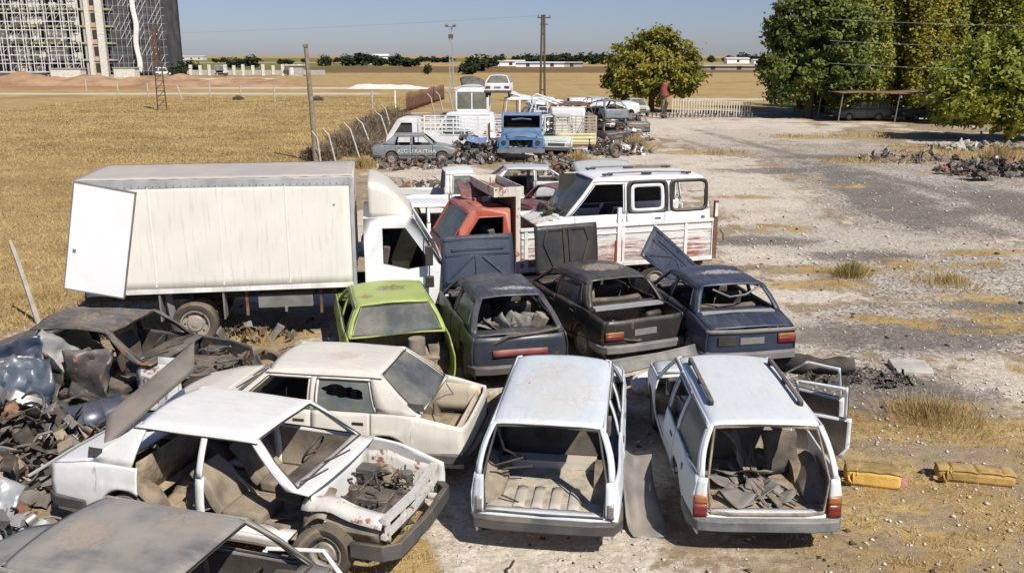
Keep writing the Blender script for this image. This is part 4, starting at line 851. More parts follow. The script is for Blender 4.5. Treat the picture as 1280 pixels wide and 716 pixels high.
def cab_shell(parent, prof, win, CW, mat, front0, front1, wind_margin=.08, inner=.9, glassm=None, wind=True, farside=-1):
    """side plates with a window hole, roof, rear wall and the front with a windscreen hole between points front0..front1 of the profile"""
    b = MB()
    for s in (1, -1): cab_side(b, s, prof, win, CW)
    n = len(prof)
    for i in range(n):
        (y0, z0), (y1, z1) = prof[i], prof[(i+1) % n]
        if i == front0:
            for a, c in ((-CW, -CW+wind_margin), (CW-wind_margin, CW)): b.fgrid(lambda u, v: (lerp(a, c, u), lerp(y0, y1, v), lerp(z0, z1, v)), 1, 6)
            b.fgrid(lambda u, v: (lerp(-CW, CW, u), lerp(y0, y1, .06*v), lerp(z0, z1, .06*v)), 6, 1); b.fgrid(lambda u, v: (lerp(-CW, CW, u), lerp(y0, y1, 1-.08*v), lerp(z0, z1, 1-.08*v)), 6, 1)
        elif i == n-1: continue
        else: b.fgrid(lambda u, v: (lerp(-CW, CW, u), lerp(y0, y1, v), lerp(z0, z1, v)), 8, 3)
    c = b.build('cab', mat, parent, solid=.035, bevel=.03)
    (y0, z0), (y1, z1) = prof[front0], prof[front0+1]
    if wind:
        b = MB(); b.fgrid(lambda u, v: (lerp(-CW+.06, CW-.06, u), lerp(y0, y1, v)+.03*(1-(2*u-1)**2)-.008, lerp(z0, z1, v)), 8, 4); b.build('windshield', glassm or MAT['glass'], parent)
    b = MB(); (yr_, zr_), (yt_, zt_) = prof[1], prof[2]; zb_ = prof[0][1]; i_ = .07
    b.fgrid(lambda u, v: (lerp(-CW+i_, CW-i_, u), yr_+i_, lerp(zb_, zt_-i_, v)), 2, 2); b.fgrid(lambda u, v: (lerp(-CW+i_, CW-i_, u), lerp(yr_+i_, prof[3][0], v), zt_-i_), 2, 2); b.fgrid(lambda u, v: (lerp(-CW+i_, CW-i_, u), lerp(yr_+i_, prof[-1][0]-.1, v), zb_+.03), 2, 2)
    b.add([(CW*farside-i_*farside, y, z) for y, z in ((yr_+i_, zb_), (prof[-1][0]-.1, zb_), (prof[front0+1][0]-.08, prof[front0+1][1]-.05), (prof[3][0], zt_-i_), (yr_+i_, zt_-i_))], [(0, 1, 2, 3, 4)]); b.build('cab_shade_lining', MAT['dark_in'], parent)  # dark sheets paint cabin shade; the far one also covers its window
    b = MB(); ym = sum(p[0] for p in prof)/n
    b.box((-.4, ym-.15, prof[0][1]+.42), (.55, .5, .16)); b.box((.4, ym-.15, prof[0][1]+.42), (.55, .5, .16)); b.box((0, ym-.42, prof[0][1]+.75), (1.5, .14, .7), (-.2, 0, 0)); b.build('bench_seat', MAT['seat_dark'], parent, bevel=.03)
    b = MB(); b.box((0, y1-.16, z1-.05), (CW*1.9, .3, .3)); b.build('dashboard', MAT['black'], parent, bevel=.03)
    return c
cab_shell(t, prof, win, CW, TRUCKW, 4, 5)
b = MB()
def fair(u, v):
    x = (u*2-1); y = lerp(5.70, 6.52, v); return (x*lerp(.98, .86, v), y-.0, lerp(3.02, 2.36, v**1.7)-.08*abs(x)**4+.03*math.sin(math.pi*v))
b.fgrid(fair, 14, 14)
for s in (1, -1): b.fgrid(lambda u, v: (s*lerp(lerp(.98, .86, u), .97, v), lerp(5.70, 6.52, u), lerp(lerp(3.02, 2.36, u**1.7)-.08+.03*math.sin(math.pi*u), 2.33, v)), 12, 6)
b.build('wind_deflector', CREAMY, t, solid=.02)
b = MB(); b.bar([(CW+.004, 5.72, 1.36), (CW+.004, 6.9, 1.30)], .012, .012); 
for y in (5.74, 6.92): b.box((CW+.003, y, .98 if y > 6 else 1.35), (.01, .012, .7 if y > 6 else 1.4))
b.bar([(CW+.004, 5.72, .70), (CW+.004, 6.9, .70)], .012, .012); b.build('door_gap', MAT['plastic'], t)
b = MB(); b.box((CW+.03, 5.86, 1.02), (.04, .09, .2)); b.build('door_handle', MAT['black'], t, bevel=.01)
b = MB(); b.tube([(CW+.01, 6.7, 1.9), (CW+.2, 6.78, 1.95), (CW+.22, 6.78, 1.1), (CW+.02, 6.74, 1.05)], .014, 6); m_ = b.build('mirror_arm', MAT['black'], t)
b = MB(); b.box((CW+.22, 6.78, 1.62), (.07, .15, .38)); b.box((CW+.22, 6.78, 1.12), (.08, .17, .22)); b.build('mirror', MAT['black'], m_, bevel=.02)
b = MB(); b.tube([(CW*1.0, y, z) for y, z in win+win[:1]], .016, 6); b.build('window_seal', MAT['black'], t)
b = MB(); b.box((0, 7.18, .72), (2.0, .1, .28)); b.build('bumper', MAT['plastic'], t, bevel=.02)
for s in (1, -1): b = MB(); b.box((s*.72, 7.16, 1.0), (.34, .06, .2)); b.build('headlight', MAT['lamp_glass'], t, bevel=.02)
b = MB(); b.grid([[(x, 6.15+.55*math.cos(th), .48+.55*math.sin(th)) for x in (CW+.012, .7)] for th in lin(.15, math.pi-.15, 12)]); b.build('wheel_arch', MAT['plastic_grey'], t, solid=.03)
# leaning strip by the rear wheel and posts
b = MB(); b.bar([(0, 0, .0), (.12, .05, 0)], .06, 1.3); o = b.build('steel_post', MAT['plastic_grey'], None, bevel=.01); o.location = (-6.35, 15.9, .62); o.rotation_euler = (.05, -.12, .4); tag(o, 'grey steel post leaning by the box truck rear wheel', 'post')

# flatbed truck with the red cab (y forward, left side towards the camera)
t = empty('flatbed_truck', (4.07, 20.55, 0), 106.7, 'rusty flatbed truck with red cab and peeling white side boards', 'truck')
PEEL = surf('peeling_boards', (.66, .64, .60), .75, rust=.36, dust=.15, streak=.5, scale=2, seed=60, rustc=(.26, .045, .025), bump=.3)
m, tt, bb = nodes('peeling_planks'); co, _ = objco(tt, 5, (1, .35, 7)); n1 = noi(tt, co, 5, 6, .8); co2, _ = objco(tt, 6, (1, .6, .8)); n2 = noi(tt, co2, 1.2, 2); sx = tt.nodes.new('ShaderNodeSeparateXYZ'); tt.links.new(_.outputs['Object'], sx.inputs[0])
c = mixc(tt, ramp(tt, math_(tt, 'ADD', n1, math_(tt, 'MULTIPLY', math_(tt, 'SUBTRACT', 1.25, sx.outputs[2]), .24)), .48, .55), (.66, .635, .59), mixc(tt, ramp(tt, n2, .42, .56), (.34, .31, .29), (.27, .085, .06)))
tt.links.new(c, bb.inputs['Base Color']); bb.inputs['Roughness'].default_value = .8; PLANK = m
BW, BZ = 1.0, .84
b = MB(); b.box((0, 2.1, BZ-.02), (2*BW, 4.5, .08))
for i in range(7): b.box((0, .1+i*.66, BZ-.1), (1.9, .08, .08))
b.build('bed_floor', MAT['rusty'], t)
for s in (1, -1):
    b = MB(); b.box((s*BW, 2.1, BZ+.44), (.035, 4.5, .86)); sp = b.build('side_board', PLANK, t, bevel=.006)
    for y in (-.12, .55, 1.3, 2.05, 2.8, 3.55, 4.25): b = MB(); b.box((s*(BW+.028), y, BZ+.43), (.03, .07, .84)); b.build('board_rib', MAT['white_paint'], sp)
    b = MB(); b.box((s*(BW+.02), 2.1, BZ+.88), (.07, 4.56, .07)); b.box((s*(BW+.02), 2.1, BZ+.02), (.07, 4.56, .09)); b.box((s*(BW+.022), 2.1, BZ+.70), (.04, 4.5, .02)); b.build('board_rail', MAT['white_paint'], sp, bevel=.006)
b = MB(); b.box((-(BW+.031), 2.15, BZ+.28), (.03, .16, .52)); b.build('red_strap', paint('dull_red', (.32, .06, .03), rust=.3, dust=.2), t)
for s, y, h in ((-1, -.16, 1.30), (1, -.16, 1.1), (-1, 2.15, 1.25)):
    b = MB(); b.box((s*(BW+.03), y, BZ+h/2), (.07, .09, h)); pp = b.build('bed_post', MAT['white_paint'] if y > 0 else MAT['rusty'], t)
    if y < 0: b = MB(); b.box((s*(BW+.04), y, BZ+h-.2), (.06, .07, .3)); b.build('post_paint', MAT['white_paint'], pp)
b = MB(); b.tube([(-1.09, -.25, 1.5), (-1.13, -.32, 1.4), (-1.12, -.33, 1.25)], .02, 6); b.build('latch_hook', MAT['rusty'], t)
# headboard: posts and open tray
TRAYP = paint('tray_white', (.62, .58, .50), rust=.55, dust=.3, streak=.6)
for s in (1, -1): b = MB(); b.box((s*(BW-.02), 4.42, 1.62), (.09, .10, 1.95)); b.build('headboard_post', TRAYP, t, bevel=.008)
b = MB(); b.box((0, 4.45, 1.7), (1.9, .05, 1.5)); b.build('headboard', MAT['rusty'], t)
b = MB()
b.box((0, 4.62, 2.44), (2.0, .62, .03)); b.build('tray_floor', MAT['rusty'], t)
for (x, y, sx_, sy_) in ((-1.0, 4.62, .03, .64), (1.0, 4.62, .03, .64), (0, 4.31, 2.0, .03), (0, 4.93, 2.0, .03)): b = MB(); b.box((x, y, 2.53), (sx_, sy_, .20)); b.build('tray_side', TRAYP, t, bevel=.006)
prof2 = [(4.56, .62), (4.56, 1.35), (4.58, 2.16), (5.30, 2.18), (5.42, 2.12), (5.88, 1.40), (5.94, 1.25), (5.97, .6)]
win2 = [(4.71, 1.40), (4.71, 2.02), (5.24, 2.02), (5.66, 1.38)]
REDC = paint('red_cab', (.38, .06, .035), rust=.3, dust=.3, streak=.3)
cab_shell(t, prof2, win2, .92, REDC, 4, 5, .1, glassm=MAT['glass_green'], farside=1)
b = MB()
for s in (1, -1): b.tube([(s*.93, y, z) for y, z in win2+win2[:1]], .02, 6)
b.build('window_seal', REDC, t)
b = MB(); b.fgrid(lambda u, v: ((u*2-1)*.55, lerp(4.66, 5.26, v), 2.19+.02*math.sin(5*u)), 6, 6); b.box((.1, 5.0, 2.23), (.2, .16, .05)); b.build('roof_panel', REDC, t, solid=.012)
b = MB(); b.fgrid(lambda u, v: (lerp(.35, 1.05, u), lerp(4.6, 5.3, v), 2.22+.25*u+.10*math.sin(3*u)+.04*math.sin(7*v)), 10, 8); b.build('crushed_fairing', MAROON, t, solid=.02)
b = MB()
for s in (.4, -.4): b.box((s, 3.1, .66), (.08, 6.4, .18))
b.build('chassis', MAT['black'], t)
for s in (1, -1): truck_wheel(t, (s*.82, 1.2, .38), s, .38); truck_wheel(t, (s*.80, 5.4, .38), s, .38)
b = MB(); b.box((0, 6.02, .62), (1.9, .1, .25)); b.build('bumper', MAT['plastic'], t, bevel=.02)
b = MB(); b.box((-.6, .3, .55), (.5, .5, .3)); b.box((.2, .1, .5), (.4, .3, .3)); b.build('spare_rack', MAT['engine'], t)

# white minivan standing on that bed
WV = paint('van_white', (.77, .775, .77), rust=.12, dust=.15, streak=.1)
car, K = make_car('minivan', 'white minivan with roof rails loaded on the rusty flatbed', 'minivan', (4.30, 20.80, .86), 104.5, dict(VAN, zr=1.76), WV, seed=12, doors='fl rl fr rr', glassy=('wind',), tail=None, wheels='', wreck=.03, inm=MAT['seat_dark'], floor_m=MAT['dark_in'], skip=('rear_seat', 'nose'), fill=('panel_r',), roofm=WV, hoodm=paint('van_hood', (.72, .71, .68), rust=.55, dust=.3), lights=False, bumpers='')  # added far side panel and near-black floor paint the cabin's shade
DEF = K['dfm']
for s in (1, -1):
    b = MB(); b.tube([(s*.56, .5, 1.81), (s*.56, .58, 1.86), (s*.56, 1.5, 1.88), (s*.56, 2.4, 1.87), (s*.56, 2.5, 1.81)], .018, 6); rl = b.build('roof_rail', MAT['plastic_grey'], car)
    for y in (.55, 1.5, 2.42): b = MB(); b.bar([(s*.56, y-.12, 1.845), (s*.56, y+.12, 1.85)], .06, .05); b.build('rail_foot', MAT['black'], rl, bevel=.01)
b = MB(); ks = lin(0, 2*math.pi, 24)
def rrect(y0, y1, k0, k1): 
    return [((y0+y1)/2+(y1-y0)/2*math.copysign(abs(math.cos(t))**.28, math.cos(t)), (k0+k1)/2+(k1-k0)/2*math.copysign(abs(math.sin(t))**.28, math.sin(t))) for t in ks[:-1]]
b.tube([(-K['gx'](y, k)+.01, y, K['gz'](y, k)) for y, k in rrect(1.18, 1.90, .08, .80)], .042, 6, True); b.build('window_surround', WV, car)
b = MB()
for y0, y1 in ((1.08, 2.0), (.12, .98)): b.tube([(-K['gx'](y, k)-.004, y, K['gz'](y, k)) for y, k in rrect(y0, y1, .02, .90)], .045, 6, True)
b.build('window_seal', MAT['black'], car)
b = MB(); b.fgrid(lambda u, v: ((u*2-1)*.7, lerp(3.4, 3.8, v), .98-.1*v), 8, 3); 
r_ = random.Random(5)
for i in range(10): crumple(b, (r_.uniform(-.6, .6), r_.uniform(3.4, 3.7), 1.0), .3, .2, (r_.uniform(-1, 1), r_.uniform(-1, 1), 0), .08, i, 5)
b.build('cowl_remains', MAT['black'], car, solid=.01); DEF = None
# ------------------------------------------------------------------ cars and trucks farther up the yard
make_car('pickup_truck', 'white pickup with black empty bed behind the box truck cab', 'pickup', (-4.3, 28.4, 0), -81, dict(VAN, L=4.7, belt=[(0, 1.02), (3.4, 1.0), (3.9, .98), (4.7, .86)], A=(3.55, 3.0), C=(2.1, 2.15), wd=(2.16, 2.2), yQ=2.2, zr=1.68, yB=2.3, d=(2.2, 3.35), ax=(.95, 3.75), ar=.40, wr=.35), WHITE, seed=14, doors='fl fr', tail='tall', interior=True, seats=False, glassy=('wind', 'fr'), wreck=.03, floor_m=MAT['black'], skip=('rear_seat',))
make_car('hatchback_car', 'white hatchback behind the box truck cab, only its roof showing', 'car', (-4.0, 24.0, 0), -84, dict(HATCH, zr=1.36), WHITE, seed=15, doors='fl rl', tail=None, wreck=.03, seats=False)
make_car('hatchback_car', 'silver white hatchback with stripped front wheel near the engine pile', 'car', (-1.0, 32.0, 0), -82, HATCH, SILVER, seed=16, doors='fl rl fr', wheels='ab', tail=None, hood_up=None, wreck=.12)
make_car('sedan_car', 'maroon saloon wreck behind the red cab', 'car', (.2, 26.6, 0), -62, T131, MAROON, seed=17, doors='fl rl', wheels='', tail=None, wreck=.35, bumpers='', skip=('nose',))
b = MB(); b.fgrid(lambda u, v: ((u-.5)*2.0, (v-.5)*1.1, .18*math.cos((u-.5)*2.2)-.10*v), 14, 8); o = b.build('car_bonnet', SILVER, None, solid=.03); o.location = (3.15, 31.0, 1.45); o.rotation_euler = (.35, 0, .1); tag(o, 'pale grey bonnet standing behind the white minivan', 'bonnet')
car, K = make_car('sedan_car', 'dark grey saloon with white letters painted along its side', 'car', (-7.0, 45.35, 0), -88, dict(R12, ax=(1.0, 3.5), zr=1.40), SLATE, seed=18, doors='fl rl fr rr', tail='low', wreck=.02, skip=('rear_seat',), seats=True, inm=MAT['seat_dark'])
TX = surf('letter_white', (.62, .60, .55), .7, dust=.2, rust=.22, rustc=(.12, .13, .14))
cu = bpy.data.curves.new('painted_letters', 'FONT'); cu.body = "KEG U KAYTMA"; cu.size = .27; cu.extrude = .004; cu.align_x = 'CENTER'; tmp = bpy.data.objects.new('tmp', cu); COL.objects.link(tmp)
dg = bpy.context.evaluated_depsgraph_get(); me = bpy.data.meshes.new_from_object(tmp.evaluated_get(dg)); bpy.data.objects.remove(tmp); me.materials.clear(); me.materials.append(TX)
for v in me.vertices: y = 2.25+v.co.x*.98; k_ = noise.noise(Vector((v.co.x*2.2, 3.1, 0))); z = .54+v.co.y*(1+.2*k_)+.025*k_+.012*noise.noise(Vector((v.co.x*14, v.co.y*14, 1))); v.co = (K['side'](y, z)+.022+v.co.z, y, z)
o = bpy.data.objects.new('painted_letters', me); COL.objects.link(o); o.parent = car
make_car('sedan_car', 'grey stripped saloon shell behind the lettered saloon', 'car', (-4.6, 48.0, 0), -86, T131, SLATE, seed=19, doors='', tail=None, wheels='', wreck=.15, bumpers='', seats=False)
scrap_heap('engine_heap', 'heap of black engines beside the lettered saloon', 'scrap', (-2.1, 45.6, 0), 1.7, 1.3, 1.35, 210, 51, HM, size=1.2, kind=('b', 'c', 't', 'p', 'b'))
scrap_heap('engine_heap', 'heap of gearboxes and axles beside the blue truck', 'scrap', (2.0, 42.6, 0), 2.0, 1.2, .7, 170, 52, HM+[MAT['rusty']], size=1.1, kind=('b', 'c', 't', 't', 'p'))
scrap_heap('scrap_heap', 'low scatter of parts in front of the lettered saloon', 'scrap', (-4.6, 42.8, 0), 1.9, .8, .35, 80, 53, HM, size=.9)
scrap_heap('scrap_heap', 'scrap behind the silver white hatchback', 'scrap', (2.3, 33.0, 0), 1.6, 1.2, .5, 110, 54, HM, size=1.1)
crumpled('crumpled_metal', 'bright blue panel lying on the engine heap', 'panel', paint('sky_blue', (.06, .16, .36)), (-1.75, 45.0, 1.15), 1.0, .5, (.5, .1, 0), .08, 5)
# stake truck, cab to the left
def stake(parent, x0, x1, y0, y1, z0, z1, mat, nx=3, nh=5, name='stake_side', axis='y'):
    b = MB(); Lr = (y1-y0)
    for i in range(nh): zz = lerp(z0, z1, i/(nh-1)); b.box((x0, (y0+y1)/2, zz), (.03, Lr, .05))
    for i in range(nx+1): b.box((x0+.01, lerp(y0, y1, i/nx), (z0+z1)/2), (.045, .06, z1-z0+.05))
    return b.build(name, mat, parent)
t = empty('stake_truck', (-1.2, 47.7, 0), 88, 'white stake sided truck with its cab to the left of the bus', 'truck')
SW = paint('stake_white', (.74, .735, .70), rust=.25, dust=.15, streak=.3)
pr = [(3.7, .5), (3.7, 1.2), (3.72, 2.06), (4.5, 2.08), (4.7, 2.02), (5.15, 1.3), (5.3, 1.1), (5.35, .5)]
cab_shell(t, pr, [(3.95, 1.28), (3.95, 1.86), (4.5, 1.86), (4.9, 1.26)], .9, SW, 4, 5)
for s in (-.95, .95):
    b = MB(); b.box((s, 1.8, .98), (.04, 3.6, .45)); b.build('side_board', SW, t); stake(t, s, 0, .05, 3.55, 1.26, 2.1, SW, 6, 5)
b = MB(); b.box((0, 1.8, .76), (1.9, 3.6, .06)); b.build('bed_floor', MAT['rusty'], t); b = MB(); b.box((0, .03, 1.3), (1.9, .05, .9)); b.build('tailgate', MAT['rusty'], t); b = MB()
for s in (.35, -.35): b.box((s, 2.5, .62), (.08, 5, .16))
b.build('chassis', MAT['black'], t)
for s in (1, -1): truck_wheel(t, (s*.75, .9, .36), s, .36); truck_wheel(t, (s*.75, 4.5, .36), s, .36)
# van body behind it
make_car('panel_van', 'white rounded van roof showing above the stake truck', 'van', (-.9, 52.0, 0), 89, dict(VAN, zr=2.05, L=4.4), WV, seed=21, fill=('panel_l', 'panel_r'), doors='fl fr', tail=None, seats=False, glassy=('wind',))
# bus front
t = empty('old_bus', (-2.9, 70.0, 0), 180, 'old white bus facing the camera with split windscreen', 'bus')
b = MB(); BH, BWd = 3.0, 1.2
for s in (1, -1): b.fgrid(lambda u, v: (s*BWd, lerp(-3, 4.0, u), lerp(.5, BH-.1, v)), 8, 6)
b.fgrid(lambda u, v: ((u*2-1)*BWd, lerp(-3, 4.02, v), BH-.02-.14*abs(u*2-1)**4), 12, 6)
b.fgrid(lambda u, v: ((u*2-1)*BWd, 4.0+.08*(1-(u*2-1)**2), lerp(.5, 1.45, v)), 10, 4); b.fgrid(lambda u, v: ((u*2-1)*BWd, 4.0+.05*(1-(u*2-1)**2)-.05*v, lerp(2.62, BH-.05, v)), 10, 3)
for x in (-1.12, 0, 1.12): b.box((x, 4.02, 2.05), (.10, .06, 1.3))
b.build('bus_body', SW, t, solid=.04)
for s in (1, -1): b = MB(); b.fgrid(lambda u, v: (s*lerp(.05, 1.07, u), 4.03+.04*(1-u*u), lerp(1.45, 2.62, v)), 6, 4); b.build('windshield', MAT['glass_green'], t)
b = MB(); b.box((0, 4.1, .55), (2.4, .12, .3)); b.build('bumper', MAT['plastic_grey'], t)
for s in (1, -1): b = MB(); b.cyl((s*.8, 4.06, .95), (s*.8, 4.11, .95), .12); b.build('headlight', MAT['lamp_glass'], t)
for s in (1, -1):
    for k in range(4): b = MB(); b.box((s*1.205, 2.9-k*1.5, 2.0), (.03, 1.25, .85)); b.build('side_window', MAT['black'], t)
    truck_wheel(t, (s*.98, 2.6, .45), s, .45)
b = MB(); b.fgrid(lambda u, v: ((u-.5)*1.8, (v-.5)*1.2, .25*math.sin(3*u)+.1*v), 8, 5); o = b.build('crumpled_metal', MAT['plastic'], None, solid=.05); o.location = (-2.9, 67.2, 3.22); o.rotation_euler = (.3, .1, .2); tag(o, 'dark bent panel on the bus roof', 'panel')
# blue bonneted truck facing the camera
t = empty('blue_truck', (.55, 48.2, 0), 178, 'blue bonneted truck facing the camera with its grille torn out', 'truck')
BL = paint('truck_blue', (.055, .16, .32), rust=.25, dust=.3, streak=.3)
pr = [(.2, .7), (.2, 1.4), (.25, 2.32), (1.35, 2.36), (1.5, 2.28), (1.72, 1.55), (1.75, 1.4), (1.75, .7)]
cab_shell(t, pr, [(.5, 1.5), (.5, 2.15), (1.3, 2.15), (1.5, 1.5)], 1.02, BL, 4, 5, .09, wind=False)
b = MB(); b.fgrid(lambda u, v: ((u*2-1)*lerp(.9, .7, v), lerp(1.75, 2.9, v), 1.42-.12*v-.15*abs(u*2-1)**3), 10, 5)
for s in (1, -1): b.fgrid(lambda u, v: (s*lerp(.78, 1.18, v), lerp(1.8, 3.0, u), 1.12+.18*math.sin(math.pi*u)-.18*v*v), 10, 5); b.fgrid(lambda u, v: (s*1.18, lerp(1.8, 3.0, u), lerp(.75, .94+.18*math.sin(math.pi*u), v)), 10, 3)
for (x, z, sx_, sz_) in ((-.85, .95, .5, .5), (.85, .95, .5, .5), (0, 1.2, 1.4, .12), (0, .68, 1.6, .14)): b.box((x, 2.95, z), (sx_, .05, sz_))
b.build('bonnet', BL, t, solid=.03); b = MB(); r_ = random.Random(9)
for i in range(22): crumple(b, (r_.uniform(-.6, .6), r_.uniform(2.3, 2.85), r_.uniform(.7, 1.15)), .35, .25, (r_.uniform(-1, 1), r_.uniform(-1, 1), 0), .1, i, 5)
b.build('engine_remains', MAT['engine'], t, solid=.01); b = MB(); b.bar([(-1.2, 3.1, .6), (1.2, 3.1, .6)], .1, .22); b.build('bumper', MAT['plastic_grey'], t, bevel=.02)
b = MB()
for s in (.42, -.42): b.box((s, -.8, .75), (.1, 5, .2))
b.build('chassis', MAT['rusty'], t); b = MB(); b.tube([(-.5, 1.7, 2.05), (0, 1.68, 2.1), (.5, 1.7, 2.05)], .03, 5); b.build('screen_bar', BL, t)
for s in (1, -1): truck_wheel(t, (s*.95, 2.4, .48), s, .48); truck_wheel(t, (s*.95, -1.8, .48), s, .48); b = MB(); b.cyl((s*.85, 2.97, 1.0), (s*.85, 3.02, 1.0), .12); b.build('headlight_hole', MAT['black'], t)
# stake bed seen from behind
t = empty('stake_truck', (3.45, 49.0, 0), 2, 'stake bed truck with pale yellow tailgate facing the camera', 'truck')
YL = paint('yellow_gate', (.56, .49, .26), rust=.15, dust=.25, streak=.2)
b = MB(); b.fgrid(lambda u, v: ((u*2-1)*1.12, .02*math.sin(v*20), lerp(.55, 1.15, v)), 6, 16); b.build('tailgate', YL, t, solid=.03)
b = MB(); b.box((0, 2, .5), (2.2, 4, .08)); b.build('bed_floor', MAT['rusty'], t)
b = MB()
for i in range(6): b.box((0, .02, lerp(1.25, 2.05, i/5)), (2.24, .04, .05))
for i in range(7): b.box((lerp(-1.1, 1.1, i/6), .03, 1.62), (.05, .05, .9))
b.build('stake_gate', paint('stake_tan', (.40, .34, .24), rust=.4), t)
for s in (1.12, -1.12): stake(t, s, 0, .1, 4, .7, 2.05, paint('stake_tan', (.4, .34, .24)), 6, 6)
b = MB(); b.box((0, -.03, .36), (1.3, .06, .14)); b.build('number_plate_bar', MAT['alu'], t); b = MB(); b.bar([(-1.15, .0, .50), (0, -.04, .42), (1.15, .0, .5)], .06, .06); b.build('rear_bar', MAT['rusty'], t)
b = MB(); b.box((0, 5.0, 1.4), (2.0, 1.5, 1.7)); b.build('cab', SW, t, bevel=.12)
for s in (1, -1): truck_wheel(t, (s*.9, 1.0, .4), s, .4); truck_wheel(t, (s*.9, 5.0, .4), s, .4)
# farther row
make_car('panel_van', 'white van with open side door under the stacked car', 'van', (-.6, 60.5, 0), -84, dict(VAN, zr=2.5, L=4.6, W=.95, rw=.85, A=(3.9, 3.3), belt=[(0, 1.3), (3.7, 1.3), (4.0, 1.25), (4.6, 1.0)]), WV, seed=25, doors='fr', tail=None, seats=False, bumpers='', floor_m=MAT['dark_in'])
make_car('hatchback_car', 'white hatchback stacked on top of the open van', 'car', (-.95, 59.5, 2.55), -3, dict(HATCH, W=.86), WHITE, seed=26, doors='fl fr rl rr', glassy=('rear', 'rl', 'rr'), tail='wide', seats=False)
make_car('panel_van', 'long white panel van parked broadside at the far end', 'van', (4.2, 70.6, 0), -86, dict(VAN, zr=2.0, L=5.0, A=(4.1, 3.3), yB=2.9, d=(1.2, 3.9), ax=(.95, 4.1), belt=[(0, 1.05), (4.0, 1.02), (4.4, .95), (5, .78)]), WV, seed=27, doors='fr fl', fill=('panel_r', 'panel_l'), tail=None, seats=False, glassy=('wind',))
make_car('sedan_car', 'beige old saloon facing the camera beside the round tree', 'car', (10.9, 84.3, 0), 187, dict(R12, zr=1.42), BEIGE, seed=28, doors='fl fr rl rr', tail=None, glassy=('wind',), seats=False)
make_car('wrecked_car', 'dark crushed wreck beside the yellow tailgate truck', 'wrecked car', (6.2, 52.5, 0), 12, T131, BURNT, seed=29, wreck=.7, doors='fl rl', wheels='', tail=None, bumpers='', seats=False)
make_car('wrecked_car', 'slate wreck stacked on the dark wreck by the yellow tailgate truck', 'wrecked car', (6.3, 54.0, 1.2), 20, HATCH, SLATE, seed=30, wreck=.6, doors='fr', wheels='', tail=None, bumpers='', seats=False)
make_car('wrecked_car', 'dark green grey wreck parked at the track edge', 'wrecked car', (8.4, 60.0, 0), 10, T131, paint('green_grey', (.12, .14, .13)), seed=31, wreck=.3, doors='fl rl fr', wheels='ab', tail='low', seats=False)
make_car('sedan_car', 'pale saloon shell in the middle of the far row', 'car', (1.0, 57.0, 0), -70, R12, WHITEB, seed=32, wreck=.25, doors='fl', wheels='', tail=None, bumpers='', seats=False)
make_car('sedan_car', 'white saloon shell tipped behind the blue truck', 'car', (4.4, 57.5, .5), -60, T131, WHITE, seed=33, wreck=.3, doors='rl', wheels='', tail=None, bumpers='', rot=(.25, .1, R(-60)), seats=False)
make_car('hatchback_car', 'silver hatchback shell left of the panel van', 'car', (2.0, 64.0, 0), -80, HATCH, SILVER, seed=34, wreck=.2, doors='fl rl', wheels='', tail=None, seats=False)
make_car('pickup_truck', 'white pickup cab facing the camera beside the blue truck', 'pickup', (2.75, 52.5, 0), 175, dict(VAN, zr=1.95, L=4.4), paint('pale_green', (.55, .60, .58), rust=.3), seed=35, wreck=.12, doors='fl fr', wheels='ab', tail=None, seats=False)
for k, (x, y, a, lab) in enumerate(((.3, 62.3, .5, 'white bent bonnet sliding off the stacked pile'), (1.3, 62.6, -.2, 'white car roof panel lying on the far pile'), (1.9, 61.4, .9, 'pale curved wing on top of the far pile'))):
    b = MB(); b.fgrid(lambda u, v: ((u-.5)*2.0, (v-.5)*1.1, .1*math.sin(3*u+k)), 8, 6); o = b.build('sheet_metal', WHITEB2, None, solid=.04); o.location = (x, y, 2.6-.35*k); o.rotation_euler = (.3, .35-.2*k, a); tag(o, lab, 'panel')
for k, (x, y, lab) in enumerate(((1.2, 60, 'pale scrap under the white panels'), (4.6, 61.5, 'scrap between far van and yellow tailgate truck'), (7.0, 57.5, 'dark scrap along the track edge'), (5.6, 49.5, 'scrap leaning on the yellow tailgate truck'), (7.2, 64, 'far scrap below the white panel van'), (-1.4, 56.0, 'rusty frames behind the blue truck'))):
    scrap_heap('scrap_heap', lab, 'scrap', (x, y, 0), 2.0, 1.5, .85, 130, 60+k, [MAT['steel'], MAT['black'], MAT['rusty'], WHITEB2, MAT['plastic'], SLATE], size=1.35, kind=('p', 'p', 't', 'b', 't', 'h'))
for args in (('sedan_car', 'white saloon shell nearest the round tree side of the far row', 'car', (6.6, 66, 0), 175, R12, WHITE, 36, .2), ('hatchback_car', 'dark hatchback shell between the far panel van and the track', 'car', (8.6, 66.5, 0), 8, HATCH, BURNT, 37, .3), ('sedan_car', 'silver saloon shell on top of the far row wrecks', 'car', (6.4, 62.0, 1.0), 15, T131, SILVER, 38, .3), ('estate_car', 'white estate shell behind the stacked hatchback', 'car', (1.2, 67.5, .6), -80, R12W, WHITEB, 39, .2), ('hatchback_car', 'white hatchback shell turned broadside beside the steel frames', 'car', (2.2, 60.2, .7), -75, HATCH, WHITEB2, 40, .3)):
    make_car(*args[:7], seed=args[7], wreck=args[8], doors='fl rr', wheels='', tail=None, bumpers='', seats=False)
